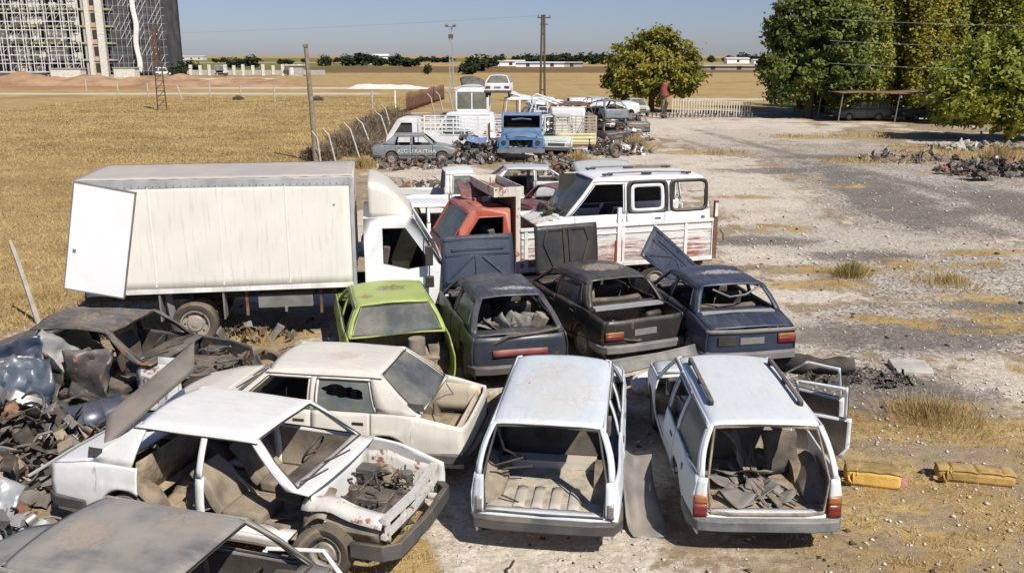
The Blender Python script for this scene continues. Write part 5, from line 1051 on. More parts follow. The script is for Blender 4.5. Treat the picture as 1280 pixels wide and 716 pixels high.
for (x, y, yaw, ln, lab, m_) in ((-1.0, 50.6, -88, 4.2, 'white rusty stake rails standing between stake truck and blue truck', 'stake_white'), (1.6, 60.8, -80, 3.6, 'pale stake rails below the stacked hatchback', 'stake_pale'), (5.0, 65.0, -86, 3.4, 'rusty stake rails before the long panel van', 'stake_rust')):
    t = empty('stake_rails', (x, y, 0), yaw, lab, 'rails'); mm = paint(m_, {'stake_white': (.66, .62, .57), 'stake_pale': (.6, .58, .53), 'stake_rust': (.34, .2, .14)}[m_], rust=.5)
    for xx in (-.9, .9): stake(t, xx, 0, 0, ln, .75, 1.95, mm, 6, 5)
    b = MB(); b.box((0, ln/2, .68), (1.9, ln, .1)); b.build('bed_floor', MAT['rusty'], t); b = MB()
    for yy in (.4, ln-.4): b.box((0, yy, .32), (1.2, .3, .64))
    b.build('bed_support', MAT['rusty'], t)
scrap_heap('scrap_heap', 'dark engine scraps between silver white hatchback and blue truck', 'scrap', (1.6, 37.8, 0), 2.0, 1.4, .4, 120, 56, HM, size=1.1)
scrap_heap('scrap_heap', 'scattered rusty parts behind the white pickup', 'scrap', (-2.6, 36.5, 0), 2.6, 1.6, .22, 90, 57, HM+[MAT['rusty']], size=1.0)
def frame_thing(name, label, cat, loc, w_, h, d, mat, rot=(0, 0, 0), r=.04):
    b = MB()
    for y in (0, d):
        b.tube([(-w_/2, y, 0), (-w_/2, y, h*.8), (-w_/2+.2, y, h), (w_/2-.2, y, h), (w_/2, y, h*.8), (w_/2, y, 0)], r, 5)
    for x in (-w_/2, w_/2): b.tube([(x, 0, h*.6), (x, d, h*.6)], r*.8, 5)
    o = b.build(name, mat, None); o.location = loc; o.rotation_euler = rot; return tag(o, label, cat)
frame_thing('steel_frame', 'leaning pale steel frame above the blue truck', 'frame', (2.0, 56.5, .9), 2.4, 1.6, 1.0, WHITEB2, (.2, .35, .2), .06)
frame_thing('steel_frame', 'dark steel frame beside the white panel van', 'frame', (4.1, 62.5, .4), 2.2, 1.7, 1.2, MAT['plastic'], (.0, .0, .1), .06)
frame_thing('steel_frame', 'rusty low frame across the yellow tailgate truck bed', 'frame', (3.6, 55.5, .4), 2.6, 1.9, 1.5, MAT['rusty'], (.0, .0, .0), .05)
def loose_tyre(loc, rot, r, lab, group='loose tyres'):
    o = empty('scrap_tyre', loc, 0, lab, 'tyre', group, rot); wheel(o, (0, 0, 0), (0, 0, 1), r, .2, rim=False, name='tyre'); return o
loose_tyre((-4.4, 43.6, .32), (1.4, 0, .3), .33, 'black tyre standing in front of the lettered saloon'); loose_tyre((5.45, 47.3, .42), (1.45, .1, .6), .42, 'large dark tyre beside the yellow tailgate truck'); loose_tyre((1.0, 58.6, 1.7), (1.3, 0, .2), .4, 'tyre hanging below the stacked hatchback')
# ------------------------------------------------------------------ vegetation helpers
def quads_mesh(name, C, U, V, mats, mi=None):
    """leaf sized quads: centres C, half vectors U, V (numpy)"""
    n = len(C); P = np.stack([C-U-V, C+U-V, C+U*.6+V, C-U*.6+V], 1).reshape(-1, 3)
    me = bpy.data.meshes.new(name); me.vertices.add(4*n); me.vertices.foreach_set('co', P.astype(np.float32).ravel())
    me.loops.add(4*n); me.loops.foreach_set('vertex_index', np.arange(4*n, dtype=np.int32)); me.polygons.add(n); me.polygons.foreach_set('loop_start', np.arange(0, 4*n, 4, dtype=np.int32))
    me.update(calc_edges=True)
    for m in mats: me.materials.append(m)
    o = bpy.data.objects.new(name, me); COL.objects.link(o); return o
def crown_pts(rg, blobs, nclump, per, cr, vz=.42):
    """clumps near the surface of a union of ellipsoids, leaves round each clump"""
    out = []
    vol = np.array([b[3]*b[4]*b[5] for b in blobs]); pr = vol/vol.sum()
    for i in range(nclump):
        b = blobs[rg.choice(len(blobs), p=pr)]; d = rg.normal(size=3); d /= np.linalg.norm(d); q = rg.uniform(.35, 1.08)**.5*(1.0 if rg.rand() > .14 else rg.uniform(1.05, 1.28))
        c = np.array(b[:3])+d*q*np.array(b[3:6]); r = cr*rg.uniform(.5, 1.35)
        k = int(per*rg.uniform(.5, 1.4)); e = rg.normal(size=(k, 3))*r*np.array([.55, .55, vz]); out.append(c+e)
    return np.concatenate(out)
def leaves(name, rg, pts, size, mat, parent):
    n = len(pts); ctr = pts.mean(0); o_ = pts-ctr; o_ /= np.linalg.norm(o_, axis=1)[:, None]+1e-6; a = rg.normal(size=(n, 3))*.75+o_*.55; a[:, 2] += .55; a /= np.linalg.norm(a, axis=1)[:, None]; t = rg.normal(size=(n, 3)); u = np.cross(a, t); u /= np.linalg.norm(u, axis=1)[:, None]; v = np.cross(a, u)
    s = size*rg.uniform(.6, 1.4, size=(n, 1)); o = quads_mesh(name, pts, u*s*.5, v*s*.8, [mat]); o.parent = parent; return o
LEAF_MID = leafmat('leaf_mid', (.16, .19, .035), (.30, .28, .05), (.46, .36, .055), 1, .35)
LEAF_DARK = leafmat('leaf_dark', (.09, .14, .04), (.17, .22, .05), (.30, .29, .06), 2, .3)
LEAF_YEL = leafmat('leaf_yellow', (.18, .21, .035), (.34, .30, .045), (.46, .37, .05), 3, .25)
LEAF_LIGHT = leafmat('leaf_light', (.20, .25, .035), (.32, .34, .05), (.42, .40, .07), 4, .4)
LEAF_OLIVE = leafmat('leaf_olive', (.21, .26, .05), (.34, .35, .07), (.48, .43, .08), 14, .3)
LEAF_FAR = leafmat('leaf_far', (.025, .04, .022), (.045, .062, .03), (.06, .07, .035), 5, .2)
TWIG = leafmat('dry_twig', (.17, .13, .085), (.22, .17, .11), (.27, .22, .15), 6, .5, .1)
def tree(label, loc, blobs, trunk_r, nclump, per, cr, size, mat, seed, group=None, name='leafy_tree', tall=None, vz=.42):
    rg = np.random.RandomState(seed); r = random.Random(seed); root = empty(name, loc, 0, label, 'tree', group)
    b = MB(); top = tall or max(x[2] for x in blobs); b.tube([(0, 0, -.1), (.06, .02, top*.35), (-.05, .08, top*.7), (.05, 0, top)], [trunk_r*1.25, trunk_r, trunk_r*.6, trunk_r*.2], 9)
    for k in range(12):
        q = blobs[k % len(blobs)]; z0 = top*r.uniform(.15, .55); e = Vector((q[0]+r.uniform(-.7, .7)*q[3], q[1]+r.uniform(-.7, .7)*q[4], q[2]+r.uniform(-.2, .7)*q[5])); m = Vector((0, 0, z0)).lerp(e, .5)+Vector((0, 0, .3))
        b.tube([(0, 0, z0), m, e], [trunk_r*.45, trunk_r*.28, trunk_r*.08], 6)
    b.build('trunk', MAT['bark'], root); leaves('crown', rg, crown_pts(rg, blobs, nclump, per, cr, vz), size, mat, root); return root
tree('round yellow green tree by the white gate', (13.2, 86.5, 0), [(0, 0, 4.3, 3.0, 3.0, 2.6), (-2.4, 0, 2.9, 2.2, 2.4, 1.5), (2.6, 0, 3.1, 2.1, 2.2, 1.5), (.6, 0, 6.2, 1.9, 1.9, 1.4), (2.7, .5, 5.2, 1.5, 1.6, 1.3), (-2.5, 0, 4.9, 1.5, 1.6, 1.3), (-.9, 0, 6.6, 1.1, 1.1, .9), (0, -1.5, 2.4, 2.4, 1.5, 1.2), (3.9, 0, 3.9, .9, .9, .8), (-4.0, 0, 3.6, .8, .8, .7)], .26, 330, 105, .50, .17, LEAF_MID, 3)
tree('broad dark green tree left of the carport', (25.6, 78.5, 0), [(0, 0, 6.0, 3.9, 3.6, 4.6), (-1.5, 0, 3.6, 3.0, 3, 2.2), (1.6, 0, 4.0, 3.2, 3, 2.4), (.8, 0, 9.6, 2.6, 2.6, 3.2), (-1.4, 0, 7.6, 2.3, 2.3, 2.6), (2.6, 0, 7.5, 2.4, 2.4, 3.2)], .32, 430, 115, .55, .18, LEAF_DARK, 5)
for k, (x, y, h, r_, m, lab) in enumerate(((31.3, 81.8, 14, 2.3, LEAF_OLIVE, 'olive poplar rising behind the carport left post'), (33.9, 83, 13.5, 2.0, LEAF_YEL, 'yellowing poplar over the middle of the carport'), (38.9, 82.4, 15, 2.2, LEAF_OLIVE, 'olive poplar over the carport right end'), (41.6, 84, 14.5, 2.1, LEAF_OLIVE, 'slim poplar with sky gaps right of the carport'), (44.2, 82.6, 15, 2.3, LEAF_LIGHT, 'light green poplar behind the white house'), (47.6, 83.5, 15.5, 2.5, LEAF_YEL, 'poplar at the right frame edge'), (36.4, 81, 13, 1.7, LEAF_YEL, 'golden poplar standing before the olive poplar'), (42.9, 80.6, 12, 1.9, LEAF_LIGHT, 'olive green poplar before the white house'), (34.9, 90, 16, 2.2, LEAF_OLIVE, 'tall olive poplar at the back of the row'), (29.2, 86, 15.5, 2.2, LEAF_OLIVE, 'tall poplar rising behind the broad dark tree'))):
    tree(lab, (x, y, 0), [(r_*.85*math.sin(j*2.4+k)*(j > 0), r_*.6*math.cos(j*1.9+k)*(j > 0), h*(.50-.13*abs(math.sin(j*1.7+k))*(j > 0)), r_*(.40+.12*math.sin(j*3.1)), r_*.42, h*(.47-.14*abs(math.sin(j*1.7+k))*(j > 0))) for j in range(9)], .24, 480, 75, .46, .15, m, 20+k, 'poplars behind the carport', 'poplar_tree', tall=h*.9, vz=.85)
tree('low light green tree at the right frame edge', (31.3, 57, 0), [(-.6, 0, 3.4, 3.4, 2.6, 2.6), (-3.2, 0, 2.6, 2.0, 1.9, 1.7), (1.8, 0, 4.0, 2.8, 2.5, 2.8), (-1.2, 0, 5.2, 2.2, 1.8, 1.7), (3, 0, 2.8, 2, 2, 2), (-4.0, 0, 3.6, 1.2, 1.2, .9)], .2, 420, 90, .46, .15, LEAF_LIGHT, 40)
tree('yellow green shrub beside the carport right end', (34.8, 71.5, 0), [(0, 0, 2.2, 1.7, 1.7, 2.2), (1.0, 0, 1.2, 1.5, 1.4, 1.2), (-.6, 0, 3.6, 1.2, 1.2, 1.3)], .12, 130, 60, .5, .22, LEAF_LIGHT, 41, name='leafy_shrub')
tree('leafy shrub under the poplars right of the carport', (40.0, 78, 0), [(0, 0, 3.0, 2.6, 2, 3.0), (2.4, 0, 2.4, 2.2, 2, 2.2)], .14, 150, 60, .55, .24, LEAF_MID, 42, name='leafy_shrub')
CONC_ = MAT['concrete']
# white house glimpsed between the trees
t = empty('white_house', (40.0, 82.5, 0), 0, 'white house glimpsed between the trees at right', 'house'); b = MB(); b.box((0, 0, 2.4), (5, 4, 4.8)); b.build('wall', paint('plaster', (.75, .74, .70), rust=.05), t); b = MB(); b.box((0, 0, 4.95), (5.4, 4.4, .25)); b.build('roof', CONC_, t)
for x in (-1.4, 1.2): b = MB(); b.box((x, -2.01, 1.7), (.9, .05, 1.2)); b.build('window', MAT['black'], t)
# carport
t = empty('carport', (26.3, 73, 0), 0, 'low carport on thin poles with rusty flat roof', 'carport'); b = MB(); b.fgrid(lambda u, v: (lerp(.0, 9.4, u), lerp(-.2, 5.2, v), 2.30+.05*math.sin(u*9)+.015*math.sin(u*160)), 90, 4); b.build('roof', MAT['rusty'], t, solid=.06)
for x, y in ((.05, 0), (4.6, 0), (9.2, 0), (.05, 5), (4.6, 5), (9.2, 5)): b = MB(); b.cyl((x-.12, y, -.05), (x+.1, y, 2.3), .05, n=8); b.build('post', MAT['steel'], t)
make_car('estate_car', 'dark green estate car parked under the carport left half', 'car', (31.2, 75.6, 0), 90, dict(R12W, W=.88, zr=1.6), paint('parked_green', (.10, .13, .12), rust=0, dust=.1), seed=61, doors='fl rl fr rr', glassy=('wind', 'fl', 'rl', 'ql'), skip=(), bumpers='fr')
make_car('hatchback_car', 'grey hatchback parked nose left under the carport right half', 'car', (36.2, 75.2, 0), 90, dict(HATCH, L=4.1, zr=1.5), paint('parked_grey', (.09, .10, .11), rust=0, dust=.1), seed=62, doors='fl rl fr rr', glassy=('wind', 'fl', 'rl'))
# gate, cloth post
t = empty('picket_gate', (12.9, 78.2, 0), 5, 'sagging white picket gate between the trees', 'gate'); n = 30; GATEW = surf('gate_white', (.52, .49, .42), .8, rust=.3, dust=.3)
for i in range(n): x = .9+i*7.1/n; b = MB(); b.box((x, 0, 1.0-.012*i), (.09, .03, 1.35), (0, .02*math.sin(i*3), 0)); b.build('picket', GATEW, t)
b = MB()
for z in (1.5, .75): b.tube([(.8, .04, z), (4.5, .04, z-.1), (8, .04, z-.3)], .035, 5)
b.build('gate_rail', GATEW, t)
t = empty('fallen_fence', (11.6, 77.3, 0), 4, 'fallen grey picket fence lying before the white gate', 'fence'); 
for i in range(26): b = MB(); b.box((i*.36, .1*math.sin(i), .22+.14*math.exp(-i/12)), (.12, .05, .42), (.5, .1*math.sin(i*5), 0)); b.build('picket', MAT['plastic_grey'], t)
b = MB(); b.tube([(0, .1, .35), (5, .1, .2), (9.4, .1, .15)], .04, 5); b.build('rail', MAT['wood'], t)
t = empty('gate_post', (12.95, 77.9, 0), 0, 'gate post beside the round tree with dark bundle tied on', 'post'); b = MB(); b.cyl((0, 0, 0), (0, 0, 2.9), .10, .08, 8); b.build('post', MAT['wood'], t); b = MB(); crumple(b, (.05, -.1, .8), .5, 1.5, (1.5, 0, 0), .08, 4); b.build('dark_wrap', MAT['black'], t, solid=.05)
b = MB(); b.fgrid(lambda u, v: (.34*math.cos(6.28*u)*(1-.35*v)+.05*math.sin(9*v), .2*math.sin(6.28*u), .5-1.15*(1-v)+.05*math.sin(12*u)), 16, 8); o = b.build('red_cloth', paint('red_cloth', (.24, .045, .05), rust=0, dust=.2), None, solid=.02); o.location = (12.95, 77.85, 2.45); tag(o, 'faded red cloth hanging on the gate post', 'cloth')
# poles
t = empty('wooden_pole', (-10, 45.4, 0), 0, 'bare wooden pole behind the box truck', 'pole'); b = MB(); b.tube([(.08, 0, -.2), (.0, 0, 3), (-.12, 0, 5.75)], [.14, .125, .10], 10); b.build('shaft', MAT['wood'], t)
b = MB(); b.box((-.12, -.02, 5.7), (.24, .2, .16)); b.build('cap', MAT['wood'], t, bevel=.02)
def fence_post(loc, h, lean, bend, lab, yaw=0):
    t = empty('fence_post', loc, yaw, lab, 'post', 'concrete fence posts'); b = MB(); e = Vector((lean*h, 0, h)); b.tube([(0, 0, -.1), e*.5, e, e+Vector((bend, 0, .32))], [.06, .055, .05, .04], 4); b.build('post_shaft', MAT['concrete'], t); return t
fence_post((-9.55, 17.3, 0), 1.4, -.2, -.08, 'near concrete post leaning left beside the burnt wreck')
for k, (x, y, h, le, be, la) in enumerate(((-9.35, 43.9, 1.7, -.1, -.3, 'bent post right beside the wooden pole'), (-8.7, 44.4, 1.8, -.22, -.35, 'bent post second from the wooden pole'), (-8.0, 47.2, 1.9, -.3, -.4, 'strongly leaning bent post left of the lettered saloon'), (-7.9, 51, 1.9, -.35, -.45, 'leaning bent post above the lettered saloon boot'), (-7.6, 56, 2.0, -.3, -.5, 'leaning bent post beside the stake truck cab'), (-8.2, 62, 2.1, -.25, -.4, 'bent post above the stake truck cab'), (-6.4, 76, 2.3, -.2, -.4, 'bent post before the rusty sheet fence'), (-6.0, 80, 2.3, -.2, -.4, 'bent post left of the bus'), (-5.4, 84, 2.3, -.2, -.4, 'bent post touching the bus edge'))): fence_post((x, y, 0), h*.8, le, be*.8, la)
t = empty('white_post', (-10.0, 78, 0), 0, 'straight white post before the rusty sheet fence', 'post'); b = MB(); b.cyl((0, 0, 0), (0, 0, 2.3), .08, n=8); b.build('shaft', MAT['white_paint'], t)
b = MB(); b.fgrid(lambda u, v: (lerp(-10.0, -8.3, u), lerp(86, 112, u)+.12*math.sin(u*300), lerp(0, 1.75+.08*math.sin(u*23), v)), 180, 3); o = b.build('sheet_fence', MAT['rusty'], None, solid=.05); tag(o, 'rusty brown sheet metal fence left of the bus', 'fence')
t = empty('lattice_mast', (-34.2, 89, 0), 12, 'rusty ladder shaped mast standing in the stubble field', 'mast'); b = MB()
for x in (-.42, .42): b.tube([(x, 0, 0), (x*.55, 0, 8)], .06, 5)
for i in range(17): z = .5+i*.46; b.box((0, 0, z), (.84*(1-.45*z/8), .05, .06))
for i in range(9): z = .3+i*.85; q = 1-.45*z/8; b.tube([(-.42*q, 0, z), (.42*q, 0, z+.8)], .03, 4)
DKR = surf('dark_rust', (.085, .05, .035), .8, var=.3, dust=.1); b.build('lattice', DKR, t); b = MB()
for i in range(6): b.box((-.1, .1, 4.4+i*.62), (.42, .3, .5), (0, .1*math.sin(i*2), 0))
b.build('cable_box', DKR, t)
t = empty('lamp_mast', (-6.6, 100, 0), 0, 'pale lattice lamp mast behind the rusty fence', 'lamp post'); b = MB()
for x in (-.22, .22): b.tube([(x, 0, 0), (x*.6, 0, 8.2)], .06, 5)
for i in range(20): z = i*.41; b.tube([(-.22+.004*i, 0, z), (.22-.004*i, 0, z+.4)], .03, 4)
b.build('lattice', MAT['alu'], t); b = MB(); b.tube([(-.5, 0, 8.2), (.5, 0, 8.2)], .05, 6); b.build('cross_arm', MAT['plastic_grey'], t)
for x in (-.42, .42): b = MB(); b.box((x, -.15, 8.32), (.36, .4, .22), (.3, 0, 0)); b.build('lamp_head', MAT['plastic_grey'], t, bevel=.03)
b = MB(); b.box((0, 0, 7.2), (.5, .3, .4)); b.build('junction_box', MAT['plastic'], t)
t = empty('power_pole', (3.4, 102, 0), 0, 'dark twin legged power pole above the scrap row', 'power pole')
for x in (-.25, .25): b = MB(); b.tube([(x, 0, 0), (x*.5, 0, 9.5)], .13, 7); b.build('leg', MAT['bark'], t)
b = MB()
for z in (1.5, 3.5, 5.5, 7.5): b.box((0, 0, z), (.5, .12, .18))
b.build('spacer', MAT['bark'], t); b = MB(); b.box((.1, 0, 9.2), (1.5, .1, .12)); b.box((.1, 0, 8.5), (.9, .1, .1)); b.build('cross_arm', MAT['bark'], t)
for x in (-.5, .1, .7): b = MB(); b.cyl((x, 0, 9.26), (x, 0, 9.5), .07, .05, 8); b.build('insulator', MAT['plastic_grey'], t)
WIRE = surf('wire', (.35, .35, .35), .5, .3, dust=0)
for k, (p, q, lab) in enumerate((((24, 70, 7.85), (60, 70, 7.9), 'topmost overhead wire crossing the right trees'), ((24, 70, 6.3), (60, 70, 6.25), 'middle overhead wire crossing the right trees'), ((24, 70, 4.65), (60, 70, 4.55), 'lowest overhead wire crossing the right trees'), ((3.0, 102, 9.4), (-90, 180, 9), 'overhead wire running left from the twin legged pole'))):
    b = MB(); p, q = Vector(p), Vector(q); b.tube([p.lerp(q, i/16)-Vector((0, 0, .5*(4*(i/16)*(1-i/16)))) for i in range(17)], .012, 5); tag(b.build('overhead_wire', WIRE, None), lab, 'wire')
# white posts along the pale road beyond the field
for k, (u, v) in enumerate(((112, 112), (151, 116), (188, 118), (230, 122), (265, 119), (303, 122), (345, 125), (387, 127), (466, 132))):
    a = math.atan2(v-358, 1118)+PITCH; Y = 5.25/math.tan(a)*1.0; Y = 5.25*1118/((v-69)); X = (u-640)/1118*Y*.985
    t = empty('boundary_post', (X, Y, 0), 0, ['leftmost', 'second', 'third', 'fourth leaning', 'fifth', 'sixth', 'seventh', 'eighth', 'rightmost'][k]+' thin white post along the pale road', 'post', 'posts along the pale road'); b = MB(); b.cyl((0, 0, -.1), (-.5 if k == 3 else 0, 0, 1.7), .09, n=6); b.build('shaft', MAT['concrete'], t)
# ------------------------------------------------------------------ building under construction
CON = surf('raw_concrete', (.38, .36, .33), .9, var=.15, dust=.2); PINK = surf('pink_render', (.45, .30, .24), .9, dust=.1); NET = surf('dark_net', (.065, .068, .073), .9, var=.3, dust=.1, scale=.3); ALW = surf('pale_pier', (.60, .57, .50), .9, dust=.1); GRN = surf('green_edge', (.34, .36, .17), .8, dust=.1)
t = empty('building_shell', (-140, 232, 0), 0, 'unfinished concrete building behind scaffolding at left', 'building'); FH = 4.05; NF = 7
for i in range(NF+1):
    z = FH*i+(.0 if i else .2); b = MB(); b.box((19, 6, z), (42, 13, .45)); b.build('floor_slab', GRN if i in (2, 3, 4) else CON, t)
b = MB()
for i in range(9):
    for y in (.2, 6, 12): b.box((-1+i*4.9, y, FH*NF/2), (.6, .6, FH*NF))
b.build('column_grid', CON, t); rp = random.Random(8)
b = MB()
for i in range(NF):
    for j in range(7):
        if rp.random() < .85: q = rp.uniform(.3, .8); b.box((1.4+j*4.9, .5, FH*(i+q/2)+.3), (4.2*rp.uniform(.4, 1), .2, FH*q))
b.build('infill_wall', ALW, t); b = MB(); b.box((19, 9, FH*NF/2), (41, .3, FH*NF)); b.build('inner_wall', surf('inner_wall_grey', (.36, .345, .32), .9), t)  # set-back wall in one even mid grey
b = MB(); b.box((34.6, -.4, FH*NF/2), (1.1, .8, FH*NF)); b.box((37.6, -.4, FH*NF/2), (1.7, .9, FH*NF)); b.build('stair_pier', ALW, t)
b = MB(); b.box((35.9, -.1, FH*NF/2), (1.7, .3, FH*NF)); p_ = b.build('pink_wall', PINK, t)
for i in range(NF): b = MB(); b.box((35.9, -.3, FH*i+2.1), (1.0, .12, 2.2)); b.build('window', MAT['black'], t)
b = MB()
# receding right wing, netted
b.fgrid(lambda u, v: (lerp(39, 46.4, u), lerp(.5, 15, u), lerp(.3, FH*NF, v)), 20, 20); b.fgrid(lambda u, v: (lerp(46.4, 45.4, u), lerp(15, 33, u), lerp(.3, FH*NF, v)), 8, 20); b.build('netted_wing', NET, t, solid=.1)
t2 = empty('building_scaffold', (-140, 230, 0), 0, 'steel scaffold wrapped round the unfinished building', 'scaffold'); STL = surf('scaffold_tube', (.62, .62, .60), .5, 0, dust=.1)
b = MB(); r_ = random.Random(3)
for i in range(19):
    for y in (0, -1.2): b.box((-2+i*1.95, y, 14), (.16, .14, 28))
for k in range(15):
    z = 1.2+k*2.0
    for y in (0, -1.2): b.box((15.5, y, z), (35.5, .12, .14))
    for i in range(18):
        if r_.random() < .55: b.tube([(-2+i*1.95, -1.25, z), (-.05+i*1.95, -1.25, z+2)], .045, 4)
        if r_.random() < .4: b.box((-1+i*1.95, -.6, z+.1), (1.9, 1.1, .06))
b.build('front_frame', STL, t2)
b = MB()
for i in range(13):
    u = i/12; b.box((lerp(39, 47.3, u), lerp(1, 16.5, u), 14), (.10, .10, 28))
for k in range(15):
    z = 1.2+k*2.0; b.tube([(39, 1, z), (47.3, 16.5, z)], .05, 4)
    for i in range(12):
        if r_.random() < .35: u = i/12; b.tube([(lerp(39, 47.3, u), lerp(1, 16.5, u), z), (lerp(39, 47.3, u+.083), lerp(1, 16.5, u+.083), z+2)], .04, 4)
    b.tube([(47.3, 16.5, z), (48.1, 16.8, z+.1)], .06, 4)
b.build('wing_frame', surf('dark_tube', (.36, .36, .365), .5, .3, dust=.1), t2)
b = MB(); b.fgrid(lambda u, v: (43.6+.24*math.sin(v*18)+u*1.1, 6.6+.5*u, lerp(1, 28, v)+.3*math.sin(u*6)), 4, 60); b.build('debris_chute', STL, t2, solid=.1)
# earth mounds, low walls, van, hut
def mound(name, label, x0, x1, Y, h, d, mat, seed, kind='structure'):
    n = 70; b = MB(); b.fgrid(lambda u, v: (lerp(x0, x1, u), Y+(v-.5)*d, -.1+h*math.sin(math.pi*v)**1.2*min(1, 8*u, 8*(1-u))*(.55+.75*noise.noise(Vector((u*(x1-x0)/9+seed, v*2, seed)))+.25*noise.noise(Vector((u*(x1-x0)/2.5, v*6, seed))))), n, 10); o = b.build(name, mat, None, smooth=60); tag(o, label, None, None, kind); return o
EARTH = surf('red_earth', (.34, .19, .10), .95, var=.3, scale=.25, dust=.3, bump=.5, bscale=2)
mound('earth_mound', 'long mound of reddish earth before the building', -112, -52, 168, 2.5, 16, EARTH, 1); mound('earth_mound', 'low reddish earth bank with rubble beyond the field', -66, -34, 160, 1.7, 14, EARTH, 4)
mound('earth_mound', 'white chalk heap beyond the field', -27, -13, 148, 1.1, 7, surf('chalk', (.66, .62, .55), .95, dust=.1), 7)
t = empty('column_stubs', (-84, 236, 0), 0, 'low grey wall with white column stubs beyond the earth bank', 'wall'); b = MB(); b.box((16, 0, .9), (40, .4, 1.2)); b.build('wall', CON, t)
for i in range(15): b = MB(); b.box((-1+i*2.35+.4*math.sin(i*7), -.1, 1.5), (.7, .6, 2.6+.3*math.sin(i*3))); b.build('column', ALW, t)
WP = paint('plain_white', (.76, .76, .75), rust=0, dust=.1)
make_car('panel_van', 'white van parked below the scaffolded wing', 'van', (-87.6, 226, .3), -90, dict(VAN, zr=1.95, L=5.2, W=.95), WP, seed=70, doors='fl fr rl rr', glassy=('wind', 'fl', 'fr', 'rl', 'rr'), wheels='abcd', tail=None, seats=False)
make_car('panel_van', 'white van end on before the column stubs', 'van', (-73.5, 231, .4), 4, dict(VAN, zr=2.3, L=5, W=1.2, rw=1.05), WP, seed=71, doors='fl fr rl rr', glassy=('rear',), tail='tall', seats=False)
t = empty('grey_hut', (-55.2, 236, 0), 0, 'small grey block hut with flat slab roof in the field', 'hut'); b = MB(); b.box((0, 0, 1.3), (3.4, 3, 2.6)); b.build('wall', CON, t); b = MB(); b.box((-.3, 0, 2.75), (4.6, 3.8, .25)); b.build('roof', ALW, t); b = MB(); b.box((-.9, -1.51, 1.3), (.8, .04, 1.9)); b.build('door', MAT['white_paint'], t)
# site cabins and clutter at the building foot
for k, (x, w_, h, m, lab) in enumerate(((-107, 7, 2.0, ALW, 'pale site cabin at the building foot'), (-93, 5, 2.2, ALW, 'pale site hut right of the scaffolded building'), (-118, 10, 1.0, paint('red_stack', (.10, .05, .05)), 'stacked dark panels before the building'))):
    t = empty('site_cabin', (x, 222, 0), 0, lab, 'cabin'); b = MB(); b.box((0, 0, h/2), (w_, 3, h)); b.build('wall', m, t); b = MB(); b.box((0, 0, h+.1), (w_+.5, 3.4, .18)); b.build('roof', MAT['alu'], t)
# far plain
rg = np.random.RandomState(9); far_mesh = []
for j in range(4):
    pts = crown_pts(rg, [(0, 0, .5, .5, .5, .42), (.25, .1, .42, .35, .35, .3), (-.3, 0, .4, .35, .35, .3)], 34, 16, .2); root = empty('far_tree', (0, -50-j, 0)); o = leaves('crown', rg, pts, .12, LEAF_FAR, root); b = MB(); b.cyl((0, 0, -.02), (0, 0, .4), .05, n=6); b.build('trunk', MAT['bark'], root); far_mesh.append(root)
FT = [(247, 92, 20, 16), (300, 84, 22, 11), (320, 84, 17, 14), (356, 80, 10, 6), (366, 80, 10, 6), (410, 82, 14, 12), (437, 82, 18, 13), (455, 82, 26, 15), (475, 82, 18, 12), (497, 82, 22, 13), (515, 83, 22, 10), (536, 92, 10, 12), (585, 92, 20, 16), (596, 88, 26, 18), (612, 84, 18, 13), (625, 82, 16, 13), (655, 80, 16, 12), (668, 80, 14, 11), (690, 80, 18, 12), (705, 80, 20, 13), (722, 80, 18, 13), (738, 80, 16, 13), (750, 80, 16, 13), (885, 78, 10, 8), (908, 78, 14, 8), (925, 78, 14, 11), (938, 78, 12, 9), (952, 78, 14, 10), (275, 78, 8, 5), (285, 78, 9, 6), (385, 78, 9, 5), (425, 78, 10, 6), (545, 78, 16, 7), (560, 78, 16, 7), (530, 77, 14, 6), (645, 77, 12, 7), (228, 100, 20, 22), (678, 78, 12, 8), (762, 79, 14, 10), (868, 77, 12, 7)]
for i, (u, v, w_, h) in enumerate(FT):
    Y = 5.25*1118/(v-69); X = (u-640)/1118*Y*.985; s = w_*Y/1118; o = far_mesh[i % 4] if i < 4 else copy_tree(far_mesh[i % 4]); o.location = (X, Y, 0); o.scale = (s*.95, s*.95, h*Y/1118*1.05); o.rotation_euler.z = i*1.3
    tag(o, 'small dark tree on the far horizon line', 'tree', 'far horizon trees')
for k, (u0, u1, v0, v1, m, lab) in enumerate(((470, 488, 68, 79, WP, 'white two storey house among far trees left of the lamp mast'), (459, 470, 75, 80, WP, 'low white van body below the far trees'), (622, 655, 75, 82, WP, 'white farm building behind the scrap row'), (645, 703, 77, 83, WP, 'long low white farm building right of the power pole'), (700, 726, 77, 83, CON, 'grey farm shed left of the round tree'), (903, 930, 72, 79, WP, 'white farmhouse on the right horizon'), (936, 956, 74, 79, WP, 'white shed beside the right horizon farmhouse'), (868, 962, 81, 86, CON, 'long pale greenhouse roof right of the round tree'), (225, 262, 70, 75, ALW, 'long pale embankment wall behind the van'), (590, 604, 73, 80, PINK, 'small pink house near the lamp mast'))):
    Y = 5.25*1118/(v1-69); s = Y/1118; X = ((u0+u1)/2-640)*s*.985; W_ = (u1-u0)*s; H_ = (v1-v0)*s; t = empty('farm_building', (X, Y, 0), 0, lab, 'building'); b = MB(); b.box((0, 0, H_*.4), (W_, W_*.3+4, H_*.8)); b.build('wall', m, t); b = MB(); b.prism([(-(W_*.15+2.6), H_*.8), (W_*.15+2.6, H_*.8), (0, H_*1.02)], -W_/2-.4, W_/2+.4); b.build('roof', surf('far_roof', (.42, .30, .24), .9) if k == 9 else m, t)
    n = max(1, int(W_/8))
    for i in range(min(n, 8)): b = MB(); b.box((-W_/2+(i+.5)*W_/n, -(W_*.15+2.03), H_*.4), (1.6, .1, 1.4)); b.build('window', MAT['black'], t)
